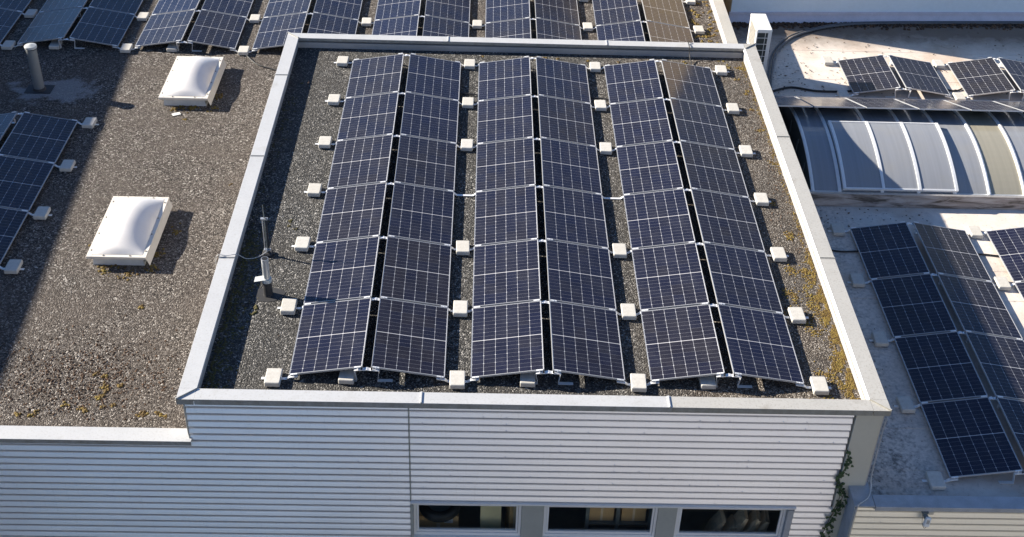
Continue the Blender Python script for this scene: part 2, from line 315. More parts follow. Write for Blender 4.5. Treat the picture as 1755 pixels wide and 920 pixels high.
# ------------------------------------------------------------------ mesh helpers
class MB:
    def __init__(s): s.v = []; s.f = []; s.m = []; s.mi = 0; s.uv = {}
    def add(s, vs, fs):
        o = len(s.v); s.v += [tuple(p) for p in vs]
        for f in fs: s.f.append(tuple(o + i for i in f)); s.m.append(s.mi)
    def box(s, a, b, X=None):
        x0, y0, z0 = a; x1, y1, z1 = b
        vs = [(x0, y0, z0), (x1, y0, z0), (x1, y1, z0), (x0, y1, z0), (x0, y0, z1), (x1, y0, z1), (x1, y1, z1), (x0, y1, z1)]
        if X is not None: vs = [X @ Vector(p) for p in vs]
        s.add(vs, [(0, 3, 2, 1), (4, 5, 6, 7), (0, 1, 5, 4), (1, 2, 6, 5), (2, 3, 7, 6), (3, 0, 4, 7)])
    def cbox(s, a, b, c, X=None):                     # box with its upper edges and uprights chamfered by c
        x0, y0, z0 = a; x1, y1, z1 = b
        def ring(i, z): return [(x0 + i + c, y0 + i, z), (x1 - i - c, y0 + i, z), (x1 - i, y0 + i + c, z), (x1 - i, y1 - i - c, z),
                                (x1 - i - c, y1 - i, z), (x0 + i + c, y1 - i, z), (x0 + i, y1 - i - c, z), (x0 + i, y0 + i + c, z)]
        vs = ring(0, z0) + ring(0, z1 - c) + ring(c, z1)
        if X is not None: vs = [X @ Vector(p) for p in vs]
        fs = [tuple(range(7, -1, -1)), tuple(range(16, 24))]
        for k in range(2):
            for i in range(8): j = (i + 1) % 8; fs.append((k * 8 + i, k * 8 + j, k * 8 + 8 + j, k * 8 + 8 + i))
        s.add(vs, fs)
    def prism(s, prof, axis, a, b, X=None):           # closed 2-D profile swept along an axis
        n = len(prof)
        def P(p, t):
            if axis == 'x': return (t, p[0], p[1])
            if axis == 'y': return (p[0], t, p[1])
            return (p[0], p[1], t)
        vs = [P(p, a) for p in prof] + [P(p, b) for p in prof]
        if X is not None: vs = [X @ Vector(p) for p in vs]
        s.add(vs, [tuple(range(n)), tuple(range(2 * n - 1, n - 1, -1))] + [(i, n + i, n + (i + 1) % n, (i + 1) % n) for i in range(n)])
    def tube(s, pts, r, n=10, caps=True):
        pts = [Vector(p) for p in pts]; m = len(pts)
        rs = r if isinstance(r, (list, tuple)) else [r] * m
        vs = []; up = None
        for i, p in enumerate(pts):
            d = (pts[min(i + 1, m - 1)] - pts[max(i - 1, 0)]).normalized()
            if up is None: up = d.orthogonal().normalized()
            up = (up - d * up.dot(d)); up = up.normalized() if up.length > 1e-6 else d.orthogonal().normalized()
            q = d.cross(up)
            for k in range(n):
                a = 2 * math.pi * k / n; vs.append(p + (up * math.cos(a) + q * math.sin(a)) * rs[i])
        fs = [(i * n + k, i * n + (k + 1) % n, (i + 1) * n + (k + 1) % n, (i + 1) * n + k) for i in range(m - 1) for k in range(n)]
        if caps: fs += [tuple(range(n - 1, -1, -1)), tuple((m - 1) * n + k for k in range(n))]
        s.add(vs, fs)
    def lathe(s, prof, c, n=24):                      # (r, z) profile about a vertical axis
        vs = []; cx, cy, cz = c
        for r, z in prof:
            for k in range(n): a = 2 * math.pi * k / n; vs.append((cx + r * math.cos(a), cy + r * math.sin(a), cz + z))
        m = len(prof)
        s.add(vs, [(i * n + k, i * n + (k + 1) % n, (i + 1) * n + (k + 1) % n, (i + 1) * n + k) for i in range(m - 1) for k in range(n)]
              + [tuple(range(n - 1, -1, -1)), tuple((m - 1) * n + k for k in range(n))])
    def quad(s, a, b, c, d): s.add([a, b, c, d], [(0, 1, 2, 3)])
    def build(s, name, mats, parent=None, origin=(0, 0, 0), smooth=False, bevel=0.0, flip=False):
        me = bpy.data.meshes.new(name); ox, oy, oz = origin
        me.from_pydata([(x - ox, y - oy, z - oz) for x, y, z in s.v], [], s.f); me.update()
        mats = mats if isinstance(mats, (list, tuple)) else [mats]
        for q in mats: me.materials.append(q)
        for p, i in zip(me.polygons, s.m): p.material_index = i; p.use_smooth = smooth
        bm = bmesh.new(); bm.from_mesh(me); bmesh.ops.recalc_face_normals(bm, faces=bm.faces) if not flip else None
        bm.to_mesh(me); bm.free()
        o = bpy.data.objects.new(name, me); COL.objects.link(o)
        if parent is not None: o.parent = parent
        else: o.location = origin
        if bevel:
            b = o.modifiers.new('edge', 'BEVEL'); b.width = bevel; b.segments = 2; b.limit_method = 'ANGLE'; b.angle_limit = R(40)
        return o
def tag(o, label=None, cat=None, group=None, kind=None):
    if label: o['label'] = label
    if cat: o['category'] = cat
    if group: o['group'] = group
    if kind: o['kind'] = kind
    return o
def thing(name, label, cat, loc, group=None, rot=(0, 0, 0)):
    o = bpy.data.objects.new(name, None); COL.objects.link(o); o.location = loc; o.rotation_euler = rot
    o.empty_display_size = 0.2
    return tag(o, label, cat, group)
def dup(root, loc, rot=None, label=None, group=None):
    r = root.copy(); COL.objects.link(r); r.location = loc
    if rot is not None: r.rotation_euler = rot
    if label: r['label'] = label
    if group: r['group'] = group
    for c in root.children:
        d = c.copy(); COL.objects.link(d); d.parent = r
        for e in c.children:
            g = e.copy(); COL.objects.link(g); g.parent = d
    return r
def smooth_path(pts, k=6):
    P = [Vector(p) for p in pts]; out = []
    for i in range(len(P) - 1):
        a, b, c, d = P[max(i - 1, 0)], P[i], P[i + 1], P[min(i + 2, len(P) - 1)]
        for j in range(k):
            t = j / k
            out.append(0.5 * ((2 * b) + (c - a) * t + (2 * a - 5 * b + 4 * c - d) * t * t + (3 * b - a - 3 * c + d) * t ** 3))
    out.append(P[-1]); return out

# ------------------------------------------------------------------ levels and sizes (metres; z = 0 is the raised gravel roof)
ZG = -6.2
ZL, ZR = -0.9, -1.5
PW, PL, PITCH_Y, TILT = 1.134, 1.722, 1.7624, R(9.261)
PX = PW * math.cos(TILT); DZ = PW * math.sin(TILT); GAP = 0.14; PITCH = 2.7734
FY = -0.68                                            # front cladding line
XL, XR, YF, YB = -1.55, 9.06, -0.74, 11.55             # outer edges of the raised roof's coping
ZP = 0.24

# ------------------------------------------------------------------ ground
g = MB(); g.quad((-400, -400, ZG), (400, -400, ZG), (400, 600, ZG), (-400, 600, ZG))
tag(g.build('ground', M['asphalt'], flip=True), kind='structure', label='grey paved yard around the flat roofed buildings')

# ------------------------------------------------------------------ corrugated cladding
PER = 0.137
def corrugated(mb, x0, x1, ztop, zbot, y0=FY, phase=0.12):
    prof = []
    k0 = int(math.floor((phase - ztop) / PER)) - 1; z = None
    pts = []
    k = k0
    while True:
        zt = phase - k * PER
        if zt < zbot - PER: break
        pts += [(zt, 0.031), (zt - 0.008, 0.0285), (zt - 0.028, 0.0185), (zt - 0.052, 0.0080), (zt - 0.067, 0.0015), (zt - 0.074, 0.0), (zt - 0.081, 0.0020), (zt - 0.090, 0.0075), (zt - 0.112, 0.0240), (zt - 0.122, 0.0310), (zt - 0.131, 0.0330)]
        k += 1
    # clip to ztop..zbot
    out = []
    for (za, ya), (zb, yb) in zip(pts, pts[1:]):
        for zz, yy in ((za, ya), (zb, yb)): pass
        if za > ztop >= zb: out.append((ztop, ya + (yb - ya) * (za - ztop) / (za - zb)))
        if zbot < zb <= ztop: out.append((zb, yb))
        if za > zbot >= zb: out.append((zbot, ya + (yb - ya) * (za - zbot) / (za - zb)))
    vs = []; fs = []
    for z, y in out: vs += [(x0, y0 + y, z), (x1, y0 + y, z)]
    for i in range(len(out) - 1): fs.append((2 * i, 2 * i + 2, 2 * i + 3, 2 * i + 1))
    mb.add(vs, fs)
def screws(mb, x0, x1, ztop, zbot, y0=FY, phase=0.12, n=6):
    k = 0
    for i in range(n):
        x = x0 + (i + 0.5) * (x1 - x0) / n + rnd.uniform(-0.05, 0.05)
        for j in range(int((ztop - zbot) / PER)):
            if rnd.random() > 0.16: continue
            z = phase - math.ceil((phase - ztop) / PER) * PER - j * PER - 0.055
            if z < zbot + 0.03 or z > ztop - 0.03: continue
            mb.box((x - 0.007, y0 - 0.006, z - 0.007), (x + 0.007, y0, z + 0.007))

# ================================================================== raised building
RB = (3.75, 5.4, ZG)
rb = thing('raised_office_building', 'white corrugated building whose raised gravel roof carries three rows of solar panels', 'building', RB)
m = MB(); m.quad((XL + .2, YF + .2, 0), (XR - .2, YF + .2, 0), (XR - .2, YB - .2, 0), (XL + .2, YB - .2, 0))
m.build('gravel_roof', M['gravel_dark'], rb, RB, flip=True)
# solid walls under the coping
m = MB()
m.box((XL + .05, YF + .14, -.9 - .3), (XL + .24, YB - .06, .13)); m.build('wall', M['wall_inner'], rb, RB)
m = MB(); m.box((XL + .24, YB - .25, -.9 - .3), (XR - .05, YB - .06, .13)); m.build('wall', M['wall_inner'], rb, RB)
m = MB(); m.box((XR - .29, YF + .14, ZG), (XR - .06, YB - .25, .128)); m.build('wall', M['wall_inner'], rb, RB)
m = MB(); m.box((XL + .24, YF + .12, -1.88), (XR - .29, YF + .26, .126)); m.build('wall', M['wall_inner'], rb, RB)
m = MB(); m.box((XL + .24, -0.54, ZG), (1.86, -0.40, -1.88)); m.box((7.99, -0.54, ZG), (XR - .29, -0.40, -1.88)); m.box((1.86, -.54, ZG), (7.99, -.40, -2.82))
m.build('wall', M['wall_inner'], rb, RB)
# cladding
m = MB(); corrugated(m, XL + .10, 1.848, .135, -.60); corrugated(m, -14.0, 1.848, -.60, ZG); screws(m, -9, 1.8, -.75, -2.9, n=22)
m.build('cladding_panel', M['cladding'], rb, RB)
m = MB(); corrugated(m, 1.872, 8.545, .135, -1.905); screws(m, 1.9, 8.5, .1, -1.9, n=16); m.build('cladding_panel', M['cladding'], rb, RB)
m = MB(); corrugated(m, 7.985, 8.76, -1.905, ZG); corrugated(m, 1.872, 7.985, -2.86, ZG); m.build('cladding_panel', M['cladding'], rb, RB)
m = MB(); m.box((1.850, FY + .012, -6.1), (1.870, FY + .035, .128)); m.build('joint_strip', M['grey_panel'], rb, RB)
m = MB(); m.box((XL + .085, FY - .004, -.60), (XL + .099, FY + .05, .128)); m.build('corner_strip', M['grey_panel'], rb, RB)
# corner column
m = MB(); m.box((8.575, FY - .012, -3.2), (8.985, FY + .08, .130)); m.build('corner_panel', M['column'], rb, RB, bevel=.006)
m = MB(); m.box((8.985, FY - .008, -1.45), (9.004, FY + .20, .128)); m.build('corner_strip', M['wall_inner'], rb, RB)
# copings: a folded sheet with a drip edge on both sides, in lengths with joint covers between
def coping_run(parent, origin, axis, a0, a1, c0, c1, ztop, drop_out, drop_in, outer_low, mt, cuts=(), name='coping', slope=0.0):
    """axis 'x' or 'y': runs a0..a1; c0 = the smaller cross coordinate, c1 the larger; outer_low tells which side drips outwards"""
    edges = [a0] + list(cuts) + [a1]; mts = mt if isinstance(mt, list) else [mt]; mt = mts[0]
    d0 = drop_out if outer_low else drop_in; d1 = drop_in if outer_low else drop_out
    for e0, e1 in zip(edges, edges[1:]):
        m = MB(); z = ztop
        za, zb = z + (slope if outer_low else 0), z + (0 if outer_low else slope)
        prof = [(c0, za), (c1, zb), (c1, zb - d1), (c1 - .012, zb - d1), (c1 - .012, zb - .02), (c0 + .012, za - .02), (c0 + .012, za - d0), (c0, za - d0)]
        g = .002
        m.prism(prof, axis, e0 + g, e1 - g)
        o = m.build(name, mts[min(len(mts) - 1, [e for e in edges].index(e0))], parent, origin, bevel=.004)
    for c in cuts:
        m = MB(); h = .004
        prof = [(c0 - h, ztop + h + max(slope, 0)), (c1 + h, ztop + h + max(slope, 0)), (c1 + h, ztop - d1 + .004), (c1 + .0015, ztop - d1 + .004), (c1 + .0015, ztop + .0015 + max(slope, 0)), (c0 - .0015, ztop + .0015 + max(slope, 0)), (c0 - .0015, ztop - d0 + .004), (c0 - h, ztop - d0 + .004)]
        m.prism(prof, axis, c - .03, c + .03)
        # standing welt
        if axis == 'y': m.box((c0, c - .008, ztop + h), (c1, c + .008, ztop + h + .014))
        else: m.box((c - .008, c0, ztop + h), (c + .008, c1, ztop + h + .014))
        m.build('joint_cover', mt, parent, origin)
CW = .265
coping_run(rb, RB, 'x', XL + CW, XR - CW, YF, YF + .245, ZP, .105, .05, True, [M['coping'], M['coping'], M['coping_old']], (2.05, 5.743))
coping_run(rb, RB, 'x', XL + CW, XR - CW, YB - .25, YB, ZP, .105, .07, False, M['coping'], (2.067, 5.658))
coping_run(rb, RB, 'y', YF + .245, YB - .25, XL, XL + CW, ZP, .105, .06, True, M['coping'], (2.839, 6.175, 9.513))
coping_run(rb, RB, 'y', YF + .245, YB - .25, XR - CW, XR, ZP, .105, .06, False, M['coping_old'], (3.169, 7.356))
def corner(x0, x1, y0, y1, ox, oy, mt, diag):
    m = MB(); m.box((x0, y0, ZP - .02), (x1, y1, ZP - .0005))
    # drip edges on the two outer sides
    xe = x0 if ox < 0 else x1; m.box((min(xe, xe - ox * .012), y0, ZP - .105), (max(xe, xe - ox * .012), y1, ZP - .02))
    ye = y0 if oy < 0 else y1; m.box((x0 + .012, min(ye, ye - oy * .012), ZP - .105), (x1 - .012, max(ye, ye - oy * .012), ZP - .02))
    a = Vector(((x0 if ox < 0 else x1), (y0 if oy < 0 else y1), ZP)); b = Vector(((x1 if ox < 0 else x0), (y1 if oy < 0 else y0), ZP))
    d = (b - a).normalized(); q = Vector((-d.y, d.x, 0)) * .011
    vs = [a + q, a - q, b - q, b + q]; vs = vs + [v + Vector((0, 0, .024)) for v in vs]
    m.add(vs, [(0, 3, 2, 1), (4, 5, 6, 7), (0, 1, 5, 4), (1, 2, 6, 5), (2, 3, 7, 6), (3, 0, 4, 7)])
    m.build('coping_corner', mt, rb, RB)
corner(XL, XL + CW, YF, YF + .245, -1, -1, M['coping'], 0); corner(XR - CW, XR, YF, YF + .245, 1, -1, M['coping_old'], 0)
corner(XL, XL + CW, YB - .25, YB, -1, 1, M['coping'], 0); corner(XR - CW, XR, YB - .25, YB, 1, 1, M['coping_old'], 0)
# pale clamping strip along the inner edge of the right-hand coping
m = MB(); m.prism([(XR - CW - .042, ZP - .035), (XR - CW - .004, ZP + .004), (XR - CW - .004, ZP - .03), (XR - CW - .036, ZP - .055)], 'y', YF + .247, YB - .252)
m.build('inner_trim', M['trim_white'], rb, RB)

# windows
def window(x0, x1, z0=-2.76, z1=-2.005, y=-.60):
    fr = MB(); f = .045
    fr.box((x0, y, z0), (x0 + f, y + .07, z1)); fr.box((x1 - f, y, z0), (x1, y + .07, z1))
    fr.box((x0 + f, y, z1 - f), (x1 - f, y + .07, z1)); fr.box((x0 + f, y, z0), (x1 - f, y + .07, z0 + .06))
    s = .034                                            # sash set back in the frame
    a, b, c, d = x0 + f + .004, x1 - f - .004, z0 + .064, z1 - f - .004
    o = fr.build('window', M['white_pvc'], rb, RB, bevel=.004)
    sa = MB(); sa.box((a, y + .015, c), (a + s, y + .06, d)); sa.box((b - s, y + .015, c), (b, y + .06, d))
    sa.box((a + s, y + .015, d - s), (b - s, y + .06, d)); sa.box((a + s, y + .015, c), (b - s, y + .06, c + s + .01))
    sa.build('sash', M['white_pvc'], o, (0, 0, 0), bevel=.003)
    pn = MB(); pn.box((a + s - .004, y + .034, c + s), (b - s + .004, y + .040, d - s + .004)); pn.build('pane', M['glass'], o, (0, 0, 0))
    sl = MB(); sl.box((x0 - .01, y - .11, z0 - .045), (x1 + .01, y + .05, z0 - .002)); sl.build('sill', M['white_pvc'], o, (0, 0, 0), bevel=.004)
    for ch in o.children: ch.location = (-RB[0], -RB[1], -RB[2])
for a, b in ((1.895, 3.625), (3.985, 5.815), (6.125, 7.885)): window(a, b)
for a, b in ((3.628, 3.982), (5.818, 6.122)):
    m = MB(); m.box((a, -.615, -2.80), (b, -.53, -2.0)); m.build('window_pier', M['grey_panel'], rb, RB)
m = MB(); m.box((1.855, FY - .002, -2.82), (1.892, -.52, -2.0)); m.build('window_reveal', M['grey_panel'], rb, RB)
m = MB(); m.box((7.888, FY + .006, -2.82), (7.982, -.52, -2.0)); m.build('window_reveal', M['slate_sheet'], rb, RB)
m = MB(); m.prism([(FY - .022, -1.945), (FY - .022, -1.915), (-.50, -1.905), (-.50, -1.998), (-.585, -1.998)], 'x', 1.853, 7.995)
m.build('window_head', M['white_pvc'], rb, RB)
# the room behind the windows
m = MB(); x0, x1, y0, y1, z0, z1 = 1.0, 8.3, -.39, 2.6, -3.6, -1.85
m.quad((x0, y0, z0), (x1, y0, z0), (x1, y1, z0), (x0, y1, z0)); m.quad((x0, y0, z1), (x0, y1, z1), (x1, y1, z1), (x1, y0, z1))
m.quad((x0, y1, z0), (x1, y1, z0), (x1, y1, z1), (x0, y1, z1)); m.quad((x0, y0, z0), (x0, y1, z0), (x0, y1, z1), (x0, y0, z1))
m.quad((x1, y0, z0), (x1, y0, z1), (x1, y1, z1), (x1, y1, z0))
m.build('storage_room', M['room'], rb, RB, flip=True)
# stored goods
def stored(name, label, cat, loc, parts, group=None, rot=(0, 0, 0)):
    t = thing(name, label, cat, loc, group, rot)
    for pn, mb, mt in parts: mb.build(pn, mt, t)
    return t
m = MB(); m.box((-.33, -.16, 0), (.33, .16, .95)); f = MB(); f.box((.10, -.163, .80), (.24, -.1605, .92))
ln = MB()
for k in range(4): ln.box((.115, -.1645, .895 - k * .024), (.115 + .09 - .02 * (k % 3), -.1635, .903 - k * .024))
tp = MB(); tp.box((-.03, -.1625, .0), (.03, -.1605, .79))
stored('cardboard_box', 'brown cardboard box with a white label behind the left window, under the tyre', 'box', (2.28, -.16, -3.6 + .02), [('carton', m, M['cardboard']), ('paper_label', f, M['label_white']), ('print_lines', ln, M['black']), ('packing_tape', tp, M['kraft'])])
m = MB()
prof = []
for i in range(40):
    a = 2 * math.pi * i / 40
    for j in range(12):
        b = 2 * math.pi * j / 12; rr = .26 + .085 * math.cos(b); prof.append((rr * math.cos(a), rr * math.sin(a), .095 + .095 * math.sin(b)))
m.add(prof, [(i * 12 + j, ((i + 1) % 40) * 12 + j, ((i + 1) % 40) * 12 + (j + 1) % 12, i * 12 + (j + 1) % 12) for i in range(40) for j in range(12)])
rm = MB(); rm.lathe([(.17, .05), (.19, .05), (.19, .14), (.17, .14)], (0, 0, 0), 24)
stored('tyre', 'black tyre lying on the cardboard box behind the left window', 'tyre', (2.30, -.16, -2.63), [('tread', m, M['black']), ('rim', rm, M['shelf'])])
m = MB(); m.box((-.17, -.02, 0), (.17, .02, 1.55)); e = MB(); e.box((-.175, -.024, 1.3), (-.170, .024, 1.5)); e.box((-.08, -.0235, 1.38), (-.05, -.0205, 1.52)); e.box((.05, -.0235, 1.38), (.08, -.0205, 1.52))
stored('beige_board', 'upright beige board standing behind the left window', 'board', (3.14, -.28, -3.58), [('sheet', m, M['beige_board']), ('tape_strips', e, M['kraft'])])
m = MB(); m.box((-.08, -.15, 0), (.08, .15, 1.35)); e = MB(); e.box((-.02, -.152, 0), (.02, -.1505, 1.35))
stored('cardboard_box', 'narrow brown cardboard box at the right edge of the left window', 'box', (3.50, -.12, -3.58), [('carton', m, M['cardboard']), ('packing_tape', e, M['kraft'])], rot=(0, 0, .2))
sh = thing('shelf_rack', 'grey steel shelf rack behind the middle window', 'shelf', (5.25, -.10, -3.6))
for x in (-.52, -.02, .52):
    m = MB(); m.box((x - .03, -.2, 0), (x + .03, -.15, 1.7)); m.build('upright', M['shelf'], sh)
for z in (.30, .80):
    m = MB(); m.box((-.52, -.19, z), (.52, .2, z + .03)); m.build('shelf', M['shelf'], sh)
for x, wd, h, lb in ((5.02, .20, .42, 'brown carton in the left bay of the shelf behind the middle window'), (5.55, .20, .40, 'brown carton in the right bay of the shelf behind the middle window')):
    m = MB(); m.box((-wd, -.14, 0), (wd, .14, h)); e = MB(); e.box((-.02, -.1425, 0), (.02, -.1405, h))
    stored('cardboard_box', lb, 'box', (x - .05, -.09, -2.768), [('carton', m, M['cardboard']), ('packing_tape', e, M['kraft'])])
for k, (x, h, a) in enumerate(((6.98, .98, 20), (7.17, .86, 24), (7.36, 1.04, 18), (7.55, 1.02, 20), (7.74, .96, 19))):
    m = MB(); ring = []
    for j in range(9):
        z = j / 8 * h; top = max(0, j - 6) / 2
        for i in range(12):
            aa = 2 * math.pi * i / 12; ca, sa = math.cos(aa), math.sin(aa)
            bx, by = (abs(ca) ** .45) * (1 if ca > 0 else -1), (abs(sa) ** .45) * (1 if sa > 0 else -1)
            ring.append((.082 * bx * (1 - .55 * top) * rnd.uniform(.82, 1.1), .16 * by * rnd.uniform(.9, 1.08), z + rnd.uniform(-.025, .025)))
    m.add(ring, [(j * 12 + i, j * 12 + (i + 1) % 12, (j + 1) * 12 + (i + 1) % 12, (j + 1) * 12 + i) for j in range(8) for i in range(12)] + [tuple(range(96, 108)), tuple(range(11, -1, -1))])
    t = m.build('paper_sack', M['kraft'], None)
    t.location = (x - .32, -.17, -3.58); t.rotation_euler = (0, R(a), 0)
    tag(t, '%s of the five brown paper sacks leaning behind the right window' % ('leftmost', 'second from left', 'middle', 'second from right', 'rightmost')[k], 'sack', 'brown paper sacks behind the right window')

# ================================================================== lower building (left and behind)
LB = (-4.0, 10.0, ZG)
lb = thing('lower_flat_roof_building', 'lower building with brown gravel roof wrapping round the raised roof', 'building', LB)
XW, YW = -16.0, 19.0
m = MB()
m.quad((XW, YF + .2, ZL), (XL + .1, YF + .2, ZL), (XL + .1, YB - .1, ZL), (XW, YB - .1, ZL))
m.quad((XW, YB - .1, ZL), (8.90, YB - .1, ZL), (8.90, YW, ZL), (XW, YW, ZL))
m.build('gravel_roof', M['gravel_left'], lb, LB, flip=True)
coping_run(lb, LB, 'x', XW, XL + .13, YF - .02, YF + .27, -.60, .085, .05, True, M['coping'], (-10.0, -6.1))
m = MB(); m.box((XW, -.62, -1.3), (XL + .06, -.50, -.63)); m.build('wall', M['wall_inner'], lb, LB)
coping_run(lb, LB, 'y', YB + .005, YW, 8.79, 9.065, -.60, .105, .06, False, M['coping_old'], (13.05, 16.4))
m = MB(); m.box((8.82, YB - .05, ZG), (9.01, YW, -.64)); m.build('wall', M['wall_inner'], lb, LB)
m = MB(); m.prism([(8.79 - .042, -.635), (8.786, -.597), (8.786, -.63), (8.754, -.655)], 'y', YB + .01, YW); m.build('inner_trim', M['trim_white'], lb, LB)

# ================================================================== annex with the membrane roof (right)
AN = (14.0, 7.0, ZG)
an = thing('annex_building', 'low annex with stained pale membrane roof right of the raised roof', 'building', AN)
XE = 24.0
m = MB(); m.quad((8.98, -.9, ZR), (XE, -.9, ZR), (XE, 17.6, ZR), (8.98, 17.6, ZR))
# membrane laps: thin raised welds
m.build('membrane_roof', M['membrane'], an, (9.06, 0, ZR), flip=True).location = (9.06 - AN[0], -AN[1], ZR - AN[2])
for y in (-.2, .78, 2.75, 4.35, 5.3, 13.3, 14.9):
    m = MB(); m.box((9.0, y - .035, ZR - .01), (XE, y + .035, ZR + .005))
    m.build('membrane_lap', M['membrane'], an, (9.06, 0, ZR)).location = (9.06 - AN[0], -AN[1], ZR - AN[2])
m = MB(); m.prism([(XR - .059, ZR), (XR - .059, ZR + .16), (XR - .045, ZR + .16), (XR + .05, ZR + .004), (XR + .05, ZR)], 'y', -.5, YB); m.build('upstand', M['membrane'], an, AN)
coping_run(an, AN, 'x', 9.06, XE, -1.13, -.87, -1.40, .085, .10, True, M['slate_sheet'], (13.2, 18.0))
coping_run(an, AN, 'y', -1.13, -.50, 8.735, 9.05, -1.39, .09, .06, True, M['slate_sheet'], ())
m = MB(); m.box((8.768, -1.05, ZG), (9.03, -.70, -1.42)); m.build('wall', M['slate_sheet'], an, AN)
m = MB(); corrugated(m, 8.80, XE, -1.47, ZG, -1.098, -1.44); screws(m, 9, 14, -1.5, -2.6, -1.098, -1.44, 10); m.build('cladding_panel', M['cladding_cream'], an, AN)
m = MB(); m.box((8.766, -1.104, ZG), (8.798, -1.05, -1.475)); m.build('corner_strip', M['column'], an, AN)
m = MB(); m.box((9.03, -1.06, ZG), (XE, -.90, -1.425)); m.build('wall', M['wall_inner'], an, AN)

# rear building with the tall pale wall
RBd = (15.0, 20.0, ZG)
rw = thing('rear_building', 'tall pale blue rendered wall rising behind the annex roof', 'building', RBd)
rot = Matrix.Translation((9.43, 16.50, 0)) @ Matrix.Rotation(math.atan(.056), 4, 'Z')
m = MB(); m.box((.02, 0, ZG), (14, 8, 5.5), rot); m.build('wall', M['render_wall'], rw, RBd)
m = MB(); m.box((0, .01, ZG), (.02, 7.99, 5.49), rot); m.build('side_wall', M['brown_wall'], rw, RBd)
m = MB(); m.box((-.02, -.05, -1.30), (14, 0, -1.22), rot); m.build('ledge', M['flashing'], rw, RBd)
m = MB(); m.prism([(-.12, ZR + .003), (-.03, -1.302), (0, -1.302), (0, ZR + .003)], 'x', -.02, 14, rot); m.build('flashing', M['flashing'], rw, RBd)

# ================================================================== solar panels
def make_panel():
    t = thing('solar_panel', 'solar panel', 'solar panel', (0, 0, 0))
    f = MB(); T = .030; q = .0095
    f.box((0, 0, -T), (PW, q, 0)); f.box((0, PL - q, -T), (PW, PL, 0)); f.box((0, q, -T), (q, PL - q, 0)); f.box((PW - q, q, -T), (PW, PL - q, 0))
    f.build('frame', M['alu_frame'], t)
    me = bpy.data.meshes.new('laminate')
    z0, z1 = -.009, -.003
    vs = [(q, q, z1), (PW - q, q, z1), (PW - q, PL - q, z1), (q, PL - q, z1), (q, q, z0), (PW - q, q, z0), (PW - q, PL - q, z0), (q, PL - q, z0)]
    me.from_pydata(vs, [], [(0, 1, 2, 3), (7, 6, 5, 4)]); me.update()
    uv = me.uv_layers.new(name='uv')
    for lp in me.loops: v = vs[lp.vertex_index]; uv.data[lp.index].uv = (v[0], v[1])
    me.materials.append(M['cells']); me.materials.append(M['backsheet']); me.polygons[1].material_index = 1
    o = bpy.data.objects.new('laminate', me); COL.objects.link(o); o.parent = t
    return t
proto_panel = make_panel(); used_panel = [False]
def place_panel(loc, rot, label, group):
    global proto_panel
    jit = (rot[0] + rnd.uniform(-.0012, .0012), rot[1] + rnd.uniform(-.002, .002), rot[2] + rnd.uniform(-.0008, .0008))
    if not used_panel[0]:
        used_panel[0] = True; proto_panel.location = loc; proto_panel.rotation_euler = jit; proto_panel['label'] = label; proto_panel['group'] = group
        return proto_panel
    return dup(proto_panel, loc, jit, label, group)

def bracket_parts(t, ll, lr, detail=True):
    """mounting bracket under one ridge; local origin = low edge of the left slope at roof level, y = 0 on the seam"""
    h = .10; zr = h + DZ; wx = PX; hy = .026
    xr = 2 * PX + GAP
    for sgn, x0, ln in ((-1, 0.0, ll), (1, xr, lr)):
        m = MB()
        X = Matrix.Translation((x0, 0, 0)) @ Matrix.Diagonal((-sgn, 1, 1, 1))
        m.prism([(.0, .060), (.13, .081), (.13, .066), (.012, .046), (-.045, .012), (-ln, .012), (-ln, .020), (-.050, .020)], 'y', -hy, hy, X)
        m.build('low_bracket', M['alu'], t)
        c = MB(); c.prism([(.02, .1055), (.125, .1235), (.125, .1175), (.02, .1000)], 'y', -.014, .014, X); c.prism([(.06, .085), (.075, .0875), (.075, .118), (.06, .116)], 'y', -.006, .006, X)
        c.build('clamp', M['alu'], t)
    a, b = wx - .12, wx + GAP + .12; zz = zr - .036
    m = MB()
    m.prism([(a, zz - .020), (wx - .012, zz), (wx + .02, zz - .012), (wx + GAP / 2, zz + .004), (wx + GAP - .02, zz - .012), (wx + GAP + .012, zz), (b, zz - .020),
             (b, zz - .032), (wx + GAP, zz - .018), (wx + GAP / 2, zz - .012), (wx, zz - .018), (a, zz - .032)], 'y', -.032, .032)
    m.build('ridge_bracket', M['alu'], t)
    for sgn, x in ((-1, a), (1, b)):
        m = MB(); X = Matrix.Translation((x, 0, 0)) @ Matrix.Diagonal((sgn, 1, 1, 1))
        m.prism([(0, zz - .024), (.003, zz - .024), (-.028, .016), (.20, .016), (.20, .012), (-.034, .012)], 'y', -.032, .032, X)
        m.build('leg', M['alu'], t)
    for x, k in ((wx - .07, 1), (wx + GAP + .07, -1)):
        c = MB(); th = k * -TILT
        X = Matrix.Translation((x, 0, zr - .07 * math.sin(TILT) + .003)) @ Matrix.Rotation(th, 4, 'Y')
        c.box((-.05, -.014, .0), (.05, .014, .006), X); c.box((-.008, -.006, -.035), (.008, .006, .009), X); c.build('clamp', M['alu'], t)
    for x in (wx - .004, wx + GAP + .004):
        c = MB(); c.box((x - .012, -.034, zr - .034), (x + .012, -.012, zr - .004)); c.build('end_stop', M['black'], t)

protos = {}
def place_bracket(key, ll, lr, loc, label, group):
    if key not in protos:
        t = thing('panel_bracket', label, 'bracket', loc, group); bracket_parts(t, ll, lr); protos[key] = t; return t
    return dup(protos[key], loc, None, label, group)

